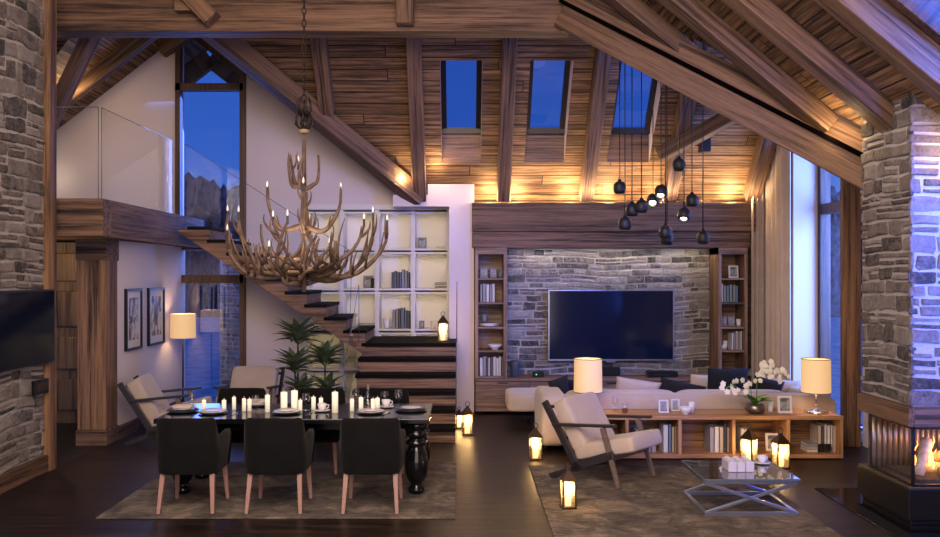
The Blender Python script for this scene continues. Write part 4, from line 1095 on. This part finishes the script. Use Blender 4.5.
# glasses and decanter
for px, py, h, lab in ((192,411,.17,'wine glass beside the napkin plate'),(306,410.5,.17,'wine glass between the thick candles'),(398.5,408,.185,'wine glass alone near the stair end of the table'),(384.5,406,.15,'wine glass behind the white cup'),(356,406,.17,'wine glass behind the slim candles beside the decanter'),(256,409,.14,'wine glass beside the slim candle pair')):
    p = tp(px, py); goblet(p.x, p.y, TZ+.001, h, .042, lab, 'wine glasses on the dining table')
p = tp(368, 407); o = thing('decanter', 'clear glass decanter with thin neck on the dining table', 'decanter', (p.x, p.y, TZ+.001))
g = G(); g.lathe([(.03,0),(.055,.012),(.06,.05),(.045,.09),(.018,.12),(.014,.17),(.02,.185)], 20); g.f = g.f[:-1]; g.sm = g.sm[:-1]; g.build('body', m_glassware, o)
g = G(); g.lathe([(.012,.17),(.014,.19),(.02,.205),(.012,.225),(.001,.235)], 12); g.build('stopper', m_glassware, o)

# ================================================================== WINDOW CORNER
fl = thing('floor_lamp', 'floor lamp with glowing drum shade beside the tall window', 'floor lamp', (W(183,0,12.6).x, 12.6, 0))
g = G(); g.lathe([(.001,0),(.15,0),(.15,.02),(.03,.03)], 28); g.build('base', m_black, fl)
g = G(); g.lathe([(.012,.02),(.012,1.35)], 10); g.build('pole', m_black, fl)
g = G(); g.lathe([(.182,1.16),(.178,1.515)], 40); g.f = g.f[:-2]; g.sm = g.sm[:-2]; g.build('shade', m_shade, fl)
g = G(); g.sphere((0,0,1.33), .04, 10, 8); g.build('bulb', m_bulb, fl)
# framed pictures
def art_mat(seed):
    k = N('art_print'); tc = k.n('TexCoord'); mp_ = k.n('Mapping'); mp_.inputs['Location'].default_value = (seed, seed*2, 0); mp_.inputs['Scale'].default_value = (1, 3, 1.6)
    k.l(tc.outputs['Object'], mp_.inputs[0]); n1 = k.n('TexNoise', _Scale=3.0, _Detail=6, _Roughness=.6, _Distortion=.6); k.l(mp_.outputs[0], n1.inputs['Vector'])
    k.l(k.ramp(n1.outputs[0], [(.40, (.05,.05,.055)), (.50, (.28,.27,.27)), (.56, (.6,.58,.57))]), k.b.inputs['Base Color']); return k.m
m_mount = plain('passepartout', (.66,.63,.63), .8)
for i, (y, w) in enumerate(((11.285, .54), (12.12, .62))):
    o = thing('framed_picture', 'black framed monochrome print on the side wall, %s' % ('nearer the timber column' if i == 0 else 'nearer the floor lamp'), 'picture', (-4.38, y, 1.10), 0, 'framed prints on the side wall')
    h = .81; b = .03
    g = G()
    for za, zb, ya, yb in ((0,b,-w/2,w/2),(h-b,h,-w/2,w/2),(b,h-b,-w/2,-w/2+b),(b,h-b,w/2-b,w/2)): g.box(.002,.04,ya,yb,za,zb)
    g.build('frame', m_black, o)
    g = G(); g.box(.002,.018,-w/2+b,w/2-b,b,h-b); g.build('mount', m_mount, o)
    g = G(); g.box(.018,.022,-w/2+.12,w/2-.12,.13,h-.12); g.build('print', art_mat(3.1+i*2.3), o)
# potted plants
def palm(px, D, heads, potr, lab, seed):
    r = random.Random(seed); x = W(px, 0, D).x
    t = thing('potted_plant', lab, 'potted plant', (x, D, 0), 0, 'plants beside the stairs')
    g = G(); g.lathe([(potr*.75,0),(potr*.8,.02),(potr,.34),(potr*.93,.34),(potr*.85,.30),(.001,.29)], 24); g.build('pot', m_pot, t)
    for hx, hy, hz_, L, nl in heads:
        g = G(); g.tube([(hx*.1,hy*.1,.28),(hx*.6,hy*.6,hz_*.6),(hx,hy,hz_)], [.018,.014,.010], 7); s = g.build('stem', m_pot, t)
        g = G()
        for k in range(nl):
            a = k*2.4+r.uniform(-.3,.3); q_ = k/nl
            blade(g, (hx,hy,hz_-.10+.12*q_), a, L*r.uniform(.8,1.1), .095, 1*.62+.85*q_, .50*(1-q_)+.10, 8, .5)
        g.build('leaf_crown', m_leaf, s)
palm(298, 11.25, [(0,.0,1.27,.33,40),(-.05,.04,.88,.31,30),(.05,-.04,.58,.27,20)], .17, 'tall strap-leaved plant in dark pot beneath the stairs', 2)
palm(325, 10.85, [(0,0,1.02,.29,34),(.03,.02,.62,.27,24)], .15, 'shorter strap-leaved plant next to the glass stair railing', 5)

# ================================================================== CHANDELIER
CHX, CHY = W(304, 0, 8.4).x, 8.4
ch = thing('antler_chandelier', 'large antler chandelier hanging on a chain over the dining table', 'chandelier', (CHX, CHY, 0))
def zz(y): return W(0, y, 8.4).z
g = G(); g.lathe([(.022,zz(292)),(.028,zz(280)),(.022,zz(200)),(.026,zz(190)),(.018,zz(140))], 12); g.build('central_stem', m_antler, ch)
g = G(); g.lathe([(.03,zz(134)),(.055,zz(133)),(.055,zz(130)),(.03,zz(129))], 16); g.build('collar', plain('collar_tan', (.32,.22,.14), .6), ch)
def antler(g, p0, az, reach, rise, r0, tines, seed, sway=.25, n=12):
    """beam sweeping out then up, with curved tines"""
    r = random.Random(seed); pts, rs = [], []
    for i in range(n+1):
        t = i/n; a = az+sway*t*t
        rad = reach*math.sin(t*PI*.5)**.9; z = rise*(t**1.9)-.16*rise*math.sin(t*PI)+.02*math.sin(t*9+seed)
        pts.append(V(p0)+V((math.cos(a)*rad, math.sin(a)*rad, z))); rs.append(r0*(1-.72*t)+.004)
    g.tube(pts, rs, 8)
    for t0, L, tilt in tines:
        k = t0*n; j = min(int(k), n-1); p = pts[j].lerp(pts[j+1], k-j); d = (pts[j+1]-pts[j]).normalized()
        side = V((-math.sin(az), math.cos(az), 0)); q = []; rr_ = []
        for i in range(7):
            s = i/6; q.append(p+d*(L*.45*s)+V((0,0,L*.95*s**1.4))+side*(tilt*L*math.sin(s*2.0))); rr_.append(r0*.55*(1-.85*s)+.002)
        g.tube(q, rr_, 6)
    return pts[-1]
tips = []
zb = zz(272)
big = [(3.30,.78,.50,-.35),(2.85,.60,.52,.5),(-.10,.80,.50,.35),(.42,.66,.58,-.5),(-.80,.60,.40,.6),(-1.45,.46,.42,-.6),(-2.15,.50,.46,.5),(-2.6,.72,.40,-.5),(1.3,.5,.5,.5),(2.1,.5,.5,-.5),(-.35,.50,.22,-.6),(3.7,.52,.20,.6)]
for i, (az, reach, rise, sw) in enumerate(big):
    g = G(); r = random.Random(i*3+1)
    tn = [(r.uniform(.2,.3),r.uniform(.14,.24),r.choice((-1,1))*r.uniform(.4,.9)),(r.uniform(.42,.55),r.uniform(.24,.36),r.choice((-1,1))*r.uniform(.2,.7)),(r.uniform(.62,.75),r.uniform(.18,.30),r.choice((-1,1))*r.uniform(.3,.9)),(r.uniform(.35,.45),r.uniform(.16,.28),r.choice((-1,1))*r.uniform(.4,1.0)),(r.uniform(.82,.9),r.uniform(.12,.2),r.choice((-1,1))*r.uniform(.4,.9))]
    tip = antler(g, (.03*math.cos(az), .03*math.sin(az), zb+.05-.03*(i % 4)), az, reach, rise, .029, tn, i, sw)
    g.build('antler', m_antler, ch); tips.append(tip)
mid = [(3.1,.34,.36),(.05,.34,.36),(1.6,.32,.34),(-1.5,.30,.34)]
for i, (az, reach, rise) in enumerate(mid):
    g = G(); tip = antler(g, (.02*math.cos(az), .02*math.sin(az), zz(228)), az, reach, rise, .026, [(.4,.12,-.3),(.8,.12,.4),(.9,.11,-.45)], 20+i, .1)
    g.build('antler', m_antler, ch); tips.append(tip)
for i, az in enumerate((.2, 2.3, 3.3, -1.9)):
    g = G(); tip = antler(g, (.01*math.cos(az), .01*math.sin(az), zz(186)), az, .15, .30, .022, [(.5,.13,.4),(.8,.10,-.5)], 30+i, .5)
    g.build('antler', m_antler, ch)
tips.append(V((-.05,-.03,zz(168))))
for i in range(14):                                 # tangle of short antlers at the heart of the ring
    r = random.Random(60+i); az = i*2*PI/14+r.uniform(-.2,.2)
    g = G(); antler(g, (.05*math.cos(az), .05*math.sin(az), zb-.10+r.uniform(-.05,.25)), az, r.uniform(.22,.42), r.uniform(.05,.34), .024, [(.5,.14,.4),(.75,.12,-.4)], 60+i, r.uniform(-.6,.6))
    g.build('antler', m_antler, ch)
m_cand_s = plain('candle_sleeve', (.05,.05,.06), .5)
for p in tips:
    g = G(); g.lathe([(.013,-.02),(.011,.0),(.011,.055),(.001,.056)], 10, p); c = g.build('candle_sleeve', m_cand_s, ch)
    g = G(); g.lathe([(.005,.055),(.010,.075),(.009,.09),(.001,.12)], 10, p); g.build('bulb', emit('bulb_faint', (1,.80,.6), .55, (.7,.68,.66)), c)
# dark iron antler crown and chain
for lvl, (yy, rad, n) in enumerate(((122, .085, 7), (108, .075, 7))):
    g = G()
    for k in range(n):
        a = 2*PI*k/n+lvl*.4; z = zz(yy+8)
        g.tube([(math.cos(a)*rad*.3, math.sin(a)*rad*.3, z), (math.cos(a)*rad, math.sin(a)*rad, z+.05), (math.cos(a+.3)*rad*.95, math.sin(a+.3)*rad*.95, z+.13), (math.cos(a+.5)*rad*.6, math.sin(a+.5)*rad*.6, z+.19)], [.010,.010,.008,.003], 6)
    g.build('iron_crown', m_iron, ch)
z = zz(130); i = 0
while z < 6.4:
    g = G(); a, b = .020, .038; ax = V((1,0,0)) if i % 2 else V((0,1,0))
    g.tube([ax*(a*math.cos(k*PI/8))+V((0,0,z+b*math.sin(k*PI/8))) for k in range(17)], .0065, 6, False)
    g.build('chain_link', m_iron, ch); z += .062; i += 1

# ================================================================== PENDANTS
PEN = [(619.6,188,.5,0),(625,224,.1,0),(632,210.5,.3,0),(641.5,207,.2,0),(653,200.5,.45,.6),(661,192,.15,.4),(679,165,.3,.1),(665.5,232.5,.05,0),(667,239,.55,.15),(684,215,.1,.35),(692,201,.5,0),(703,238,.2,.1)]
plabs = ['pendant lamp of dark metal at the end nearest the tower shelf skylight','lowest-hanging dark pendant above the television edge','dark pendant between two others in the cluster, third along','dark pendant touching its neighbour, fourth along the cluster','tilted pendant with lit opening, the lower of the lit pair','tilted pendant with lit opening, the upper of the lit pair','highest dark pendant in the cluster','dark pendant of the overlapping low pair, the upper one','dark pendant of the overlapping low pair, the lower one','dark pendant with bright round opening hanging alone','dark pendant beside the one with bright round opening','dark pendant nearest the curtain, lowest at that end']
for i, (px, py, dd, tilt) in enumerate(PEN):
    D = 10.55+dd*.9; p = W(px, py, D)
    top = zmain(D)-.005 if D > 10.2 else 6
    o = thing('pendant_lamp', plabs[i], 'pendant lamp', (p.x, D, p.z), 0, 'cluster of dark pendant lamps')
    g = G(); g.tube([(0,0,.08),(0,0,top-p.z)], .007, 5); g.build('cord', m_black, o)
    g = G(); g.lathe([(.012,.115),(.022,.11),(.026,.085),(.058,.072),(.079,.040),(.085,0),(.079,-.04),(.062,-.070),(.052,-.062),(.068,-.02),(.03,.04),(.001,.05)], 20)
    s = g.build('shade', plain('pendant_black', (.018,.018,.022), .5, bump=.3, nsc=60), o, rot=(-tilt*1.2, tilt*.6, 0))
    if tilt >= .35: g = G(); g.sphere((0,0,-.03), .040, 12, 8); g.build('bulb', m_pendlit, s)
    else: g = G(); g.sphere((0,0,-.005), .03, 10, 6); g.build('bulb', emit('pend_dim', (1,.8,.55), 1.5), s)

# ================================================================== CURTAIN
cu = thing('curtain', 'beige floor-length curtain in deep folds at the room corner', 'curtain', (4.5, 12.6, 0))
pts = []
n = 150
for i in range(n+1):
    t = i/n
    if t < .45: bx_, by_, nx, ny = 4.36+.27*t/.45, 12.86, 0, -1
    else: bx_, by_, nx, ny = 4.63+.03*max(0,t-.9)*10, 12.86-.88*(t-.45)/.55, -1, 0
    a = .045*math.sin(t*2*PI*8)+.012*math.sin(t*2*PI*4.3+1)
    pts.append((bx_+nx*(a+.035), by_+ny*(a+.035)))
g = G(); vs, fs = [], []
zs = [.02, 1.2, 2.4, 3.3]
for z in zs:
    for x, y in pts: vs.append((x-4.5, y-12.6, z if z < 3.2 else zmain(max(y, 12.0))-.06-(0.0)))
N_ = n+1
for j in range(len(zs)-1):
    for i in range(n): fs.append((j*N_+i, j*N_+i+1, (j+1)*N_+i+1, (j+1)*N_+i))
g.add(vs, fs, True); g.build('drape', m_curtain, cu)
g = G(); g.tube([(4.62-4.5, 12.85-12.6, 3.55), (4.62-4.5, 12.02-12.6, 4.05)], .012, 8); g.build('curtain_track', m_black, cu)

# ================================================================== FIREPLACE
fp = thing('fireplace', 'glass-fronted corner fireplace under a ledge stone chimney', 'fireplace', (4.3, 7.47, 0))
FX0, FX1, FY0, FY1 = 3.69, 5.55, 7.02, 7.94
def lf_(g, n, m, bev=0, par=None):
    o = g.build(n, m, par or fp, bevel=bev)
    if par is None: o.location = (-4.3, -7.47, 0)
    return o
g = G(); g.box(FX0+.04, FX1, FY0+.04, FY1-.02, .0, .05); g.box(FX0, FX1, FY0, FY1, .05, .305); lf_(g, 'plinth', m_black, .006)
g = G(); g.box(FX0+.01, FX1, FY0+.01, FY1-.01, .305, .322); lf_(g, 'ledge', plain('brass_ledge', (.16,.12,.07), .4, .6), .003)
g = G(); g.box(FX0+.05, FX1, FY0, FY1, .82, .985); lf_(g, 'mantel_beam', m_beam, .006)
g = G(); g.box(FX0, FX0+.05, FY0, FY1, .82, .985); lf_(g, 'mantel_beam', m_beam_y, .006)
g = G(); g.box(FX0+.05, FX1, FY0+.04, FY1-.02, .985, 4.6); cm = lf_(g, 'chimney_core', m_mortar)
g = G(); stonework(g, FY0+.01, FY1, .99, 4.3, lambda u, v, d: (FX0+.045-d, u, v), 31, .10, .17, .16, .40, .017, .014)
stonework(g, FX0+.01, FX1, .99, 4.3, lambda u, v, d: (u, FY0+.035-d, v), 37, .10, .17, .16, .42, .017, .014); lf_(g, 'chimney_stone', m_stone)
t = .022; gx, gy = FX0+.05, FY0+.03
g = G()
for x, y in ((gx, gy), (gx, FY1-.15), (FX1-.1, gy)): g.box(x-t/2, x+t/2, y-t/2, y+t/2, .322, .82)
for z in (.33, .81):
    g.box(gx-t/2, gx+t/2, gy, FY1-.15, z-t/2, z+t/2); g.box(gx, FX1-.1, gy-t/2, gy+t/2, z-t/2, z+t/2)
lf_(g, 'firebox_frame', m_black)
g = G(); g.poly([(gx,gy,.33),(gx,FY1-.15,.33),(gx,FY1-.15,.81),(gx,gy,.81)]); lf_(g, 'side_pane', m_firepane)
g = G(); g.poly([(gx,gy,.33),(FX1-.1,gy,.33),(FX1-.1,gy,.81),(gx,gy,.81)]); lf_(g, 'front_pane', m_firepane)
g = G()
for k in range(34): g.tube([(gx+.03+.05*k, FY1-.15, .325), (gx+.03+.05*k, FY1-.15, .82)], .025, 8)
lf_(g, 'ribbed_back_panel', plain('ribbed_steel', (.34,.28,.21), .35, .6))
g = G(); g.box(gx+.12, FX1-.15, gy+.12, FY1-.2, .322, .35); lf_(g, 'ash_bed', plain('ash', (.05,.045,.04), .9, noise=.5, bump=.5))
m_bark = plain('birch_bark', (.55,.42,.30), .8, noise=.35, nsc=25, bump=.4); m_cut = plain('cut_wood', (.62,.40,.20), .7)
LOGS = [((3.95,7.35,.36),(4.06,7.42,.66),.042,'upright birch log at the glass corner of the fire'),((4.1,7.25,.40),(4.62,7.5,.56),.055,'birch log slanting across the fire'),((4.0,7.5,.39),(4.7,7.35,.41),.055,'birch log lying flat at the bottom of the fire'),((4.2,7.55,.48),(4.75,7.2,.62),.05,'topmost birch log of the fire')]
for a, b, r, lab in LOGS:
    a, b = V(a), V(b); d = (b-a).normalized()
    o = thing('fire_log', lab, 'log', a, 0, 'logs in the fireplace')
    g = G(); g.tube([(b-a)*k/6 for k in range(7)], [r, r*1.05, r*.97, r*1.03, r, r*1.04, r], 12); g.build('bark', m_bark, o)
    g = G()
    for q_, s in ((V((0,0,0)), -1), (b-a, 1)): g.tube([q_, q_+d*(.004*s)], r*.9, 12)
    g.build('cut_end', m_cut, o)
g = G(); r = random.Random(4)
for k in range(13):
    x, y = 3.92+r.random()*.6, 7.3+r.random()*.25; h = r.uniform(.10,.28); w_ = r.uniform(.008,.017); ph = r.random()*6
    g.tube([(x+.02*math.sin(ph+i*1.3)*i/4, y, .42+h*i/6) for i in range(7)], [w_*.6,w_,w_*.95,w_*.7,w_*.45,w_*.25,.001], 7)
o = g.build('fire_flames', emit('fire_emit', (1,.50,.12), 3.5), None); tag(o, 'orange flames rising between the birch logs', 'fire', None, 'stuff')
g = G(); g.box(3.44, 5.0, 6.25, 8.30, 0, .012); o = g.build('hearth_plate', plain('hearth_black', (.008,.008,.011), .12), None, bevel=.003); tag(o, 'black glass floor plate in front of the fireplace', 'hearth')
for ob in (fp,):
    ob.location.z = .0125

# ================================================================== OUTSIDE
def tree(x, y, h, seed, lab):
    r = random.Random(seed); g = G()
    t = thing('bare_tree', lab, 'tree', (x, y, -.95), 0, 'bare trees beyond the tall window')
    def br(g, p, d, L, rad, dep):
        q_ = p+d*L; g.tube([p, p.lerp(q_, .5)+V((r.uniform(-.04,.04),)*3)*L, q_], [rad, rad*.8, rad*.55], 5)
        if dep == 0: return
        for _ in range(3 if dep > 1 else 4):
            nd = (d+V((r.uniform(-.8,.8), r.uniform(-.8,.8), r.uniform(-.1,.7)))).normalized(); br(g, p.lerp(q_, r.uniform(.55,1)), nd, L*r.uniform(.55,.78), rad*.5, dep-1)
    tr = G(); tr.tube([(0,0,0),(0,0,h*.12)], [.12,.09], 8); m_tw = m_twig
    tr.build('trunk', m_tw, t)
    [br(g, V((0,0,h*.12)), V((math.cos(k*2.1)*.5, math.sin(k*2.1)*.5, 1)).normalized(), h*.27, .05, 4) for k in range(3)]; g.build('branches', m_tw, t)
m_twig = plain('twig', (.035,.04,.06), .9)
for i, (x, y, h) in enumerate(((-14.9,45,8.6),(-12.6,54,9.4),(-18.0,62,11),(-11.0,44,8))):
    tree(x, y, h, i+1, 'leafless dark tree outside the tall window, %s from the window post' % ORD[i])

# ================================================================== LIGHT
def lamp(ty, name, loc, e, c, size=.1, rot=None, sy=None, **k):
    d = bpy.data.lights.new(name, ty); d.energy = e; d.color = c
    if ty == 'AREA':
        d.size = size
        if sy: d.shape = 'RECTANGLE'; d.size_y = sy
    elif ty != 'SUN': d.shadow_soft_size = size
    for a, b in k.items(): setattr(d, a, b)
    o = bpy.data.objects.new(name, d); COL.objects.link(o); o.location = loc
    if rot: o.rotation_euler = rot
    return o
def aim(o, tgt):
    o.rotation_euler = (V(tgt)-o.location).to_track_quat('-Z', 'Y').to_euler(); return o
WARM = (1, .68, .34)
for px, D, y in ((404,12.55,178), (437,12.55,170), (490,12.86,199), (516,12.86,199), (570,12.86,199), (608,12.86,199), (732,12.86,199)):
    lamp('POINT', 'eave_uplight', W(px, y, D), 22 if D > 12.8 else 9, WARM, .04)
lamp('AREA', 'eave_fill', (2.65, 12.62, 3.22), 30, (1,.70,.40), 3.6, sy=.06, rot=(PI*.93,0,0))  # added warm fill, carries the uplight glow farther up the boards
lamp('POINT', 'eave_uplight', W(660, 200, 12.88), 12, WARM, .04)
p = V((-5.55, 12.25, 4.72)); lamp('POINT', 'gallery_uplight', p, 9, WARM, .05)
lamp('POINT', 'gallery_glow', (-6.4, 13.0, 3.6), 3.5, (1,.8,.55), .1)
lamp('POINT', 'chimney_uplight', (3.55, 8.1, 3.45), 9, WARM, .04)
lamp('POINT', 'chimney_uplight', (4.05, 6.85, 3.10), 8, WARM, .04)
for (p, h) in LPOS: lamp('POINT', 'lantern_light', p+V((0,0,h*.50)), 5.0, (1,.64,.28), .03)
for x, y in ((W(588,0,9.9).x, 9.9), (W(816,0,9.85).x, 9.85)): lamp('POINT', 'table_lamp_light', (x, y, .90), 6.5, (1,.68,.36), .05)
lamp('POINT', 'floor_lamp_light', (W(183,0,12.6).x, 12.6, 1.34), 12, (1,.70,.42), .06)
lamp('POINT', 'fire_light', (4.2, 7.3, .6), 7, (1,.45,.12), .12)
lamp('POINT', 'chandelier_light', (CHX, CHY-.1, zz(240)), 14, (1,.74,.5), .25)
lamp('POINT', 'entry_light', (-5.6, 10.9, 2.3), 16, (1,.72,.42), .15)
aim(lamp('AREA', 'lintel_strip', (2.3, 13.02, 2.48), 9, (1,.85,.62), 3.0, sy=.04), (2.3, 13.2, 1.6))
# soft unseen fill, added overhead and at the viewpoint
aim(lamp('AREA', 'fill_light', (-.5, 3.0, 5.6), 580, (1,.79,.67), 4.5), (0, 10.5, 1.4))
aim(lamp('AREA', 'fill_light', (.2, .2, 2.6), 250, (1,.83,.78), 5), (0, 11, 1.8))
# dusk light falling in
aim(lamp('AREA', 'dusk_side_window', (6.6, 10.2, 2.6), 850, (.16,.30,1), 3.0), (4.7, 12.0, 1.6))
aim(lamp('AREA', 'dusk_near_skylight', (4.9, 4.3, 1.75), 75, (.05,.15,1), 1.2, spread=1.35), (4.15, 7.05, 2.2))
aim(lamp('AREA', 'dusk_roof_window', (4.3, 4.0, 3.9), 120, (.06,.17,1), .7, spread=1.3), (3.8, 6.3, 3.3))
aim(lamp('AREA', 'dusk_gable_window', (-4.0, 14.6, 3.0), 210, (.16,.30,1), 2.0, sy=4.5), (-3.9, 11.5, 1.0))
wd = bpy.data.worlds.new('dusk'); SC.world = wd; wd.use_nodes = True; nt = wd.node_tree
bg = nt.nodes['Background']; tc = nt.nodes.new('ShaderNodeTexCoord'); sp = nt.nodes.new('ShaderNodeSeparateXYZ'); rp_ = nt.nodes.new('ShaderNodeValToRGB')
nt.links.new(tc.outputs['Generated'], sp.inputs[0]); nt.links.new(sp.outputs[2], rp_.inputs[0]); nt.links.new(rp_.outputs[0], bg.inputs[0])
e = rp_.color_ramp.elements; e[0].position = 0; e[0].color = (.10,.17,.42,1); e[1].position = .6; e[1].color = (.012,.055,.30,1)
m_ = e.new(.14); m_.color = (.035,.12,.50,1)
bg.inputs[1].default_value = 1.0
SC.view_settings.view_transform = 'Standard'; SC.view_settings.look = 'None'; SC.view_settings.exposure = .22; SC.view_settings.gamma = .94
SC.cycles.use_denoising = True
SC.cycles.max_bounces = 8; SC.cycles.transparent_max_bounces = 16; SC.cycles.sample_clamp_indirect = 6
SC.cycles.caustics_reflective = False; SC.cycles.caustics_refractive = False
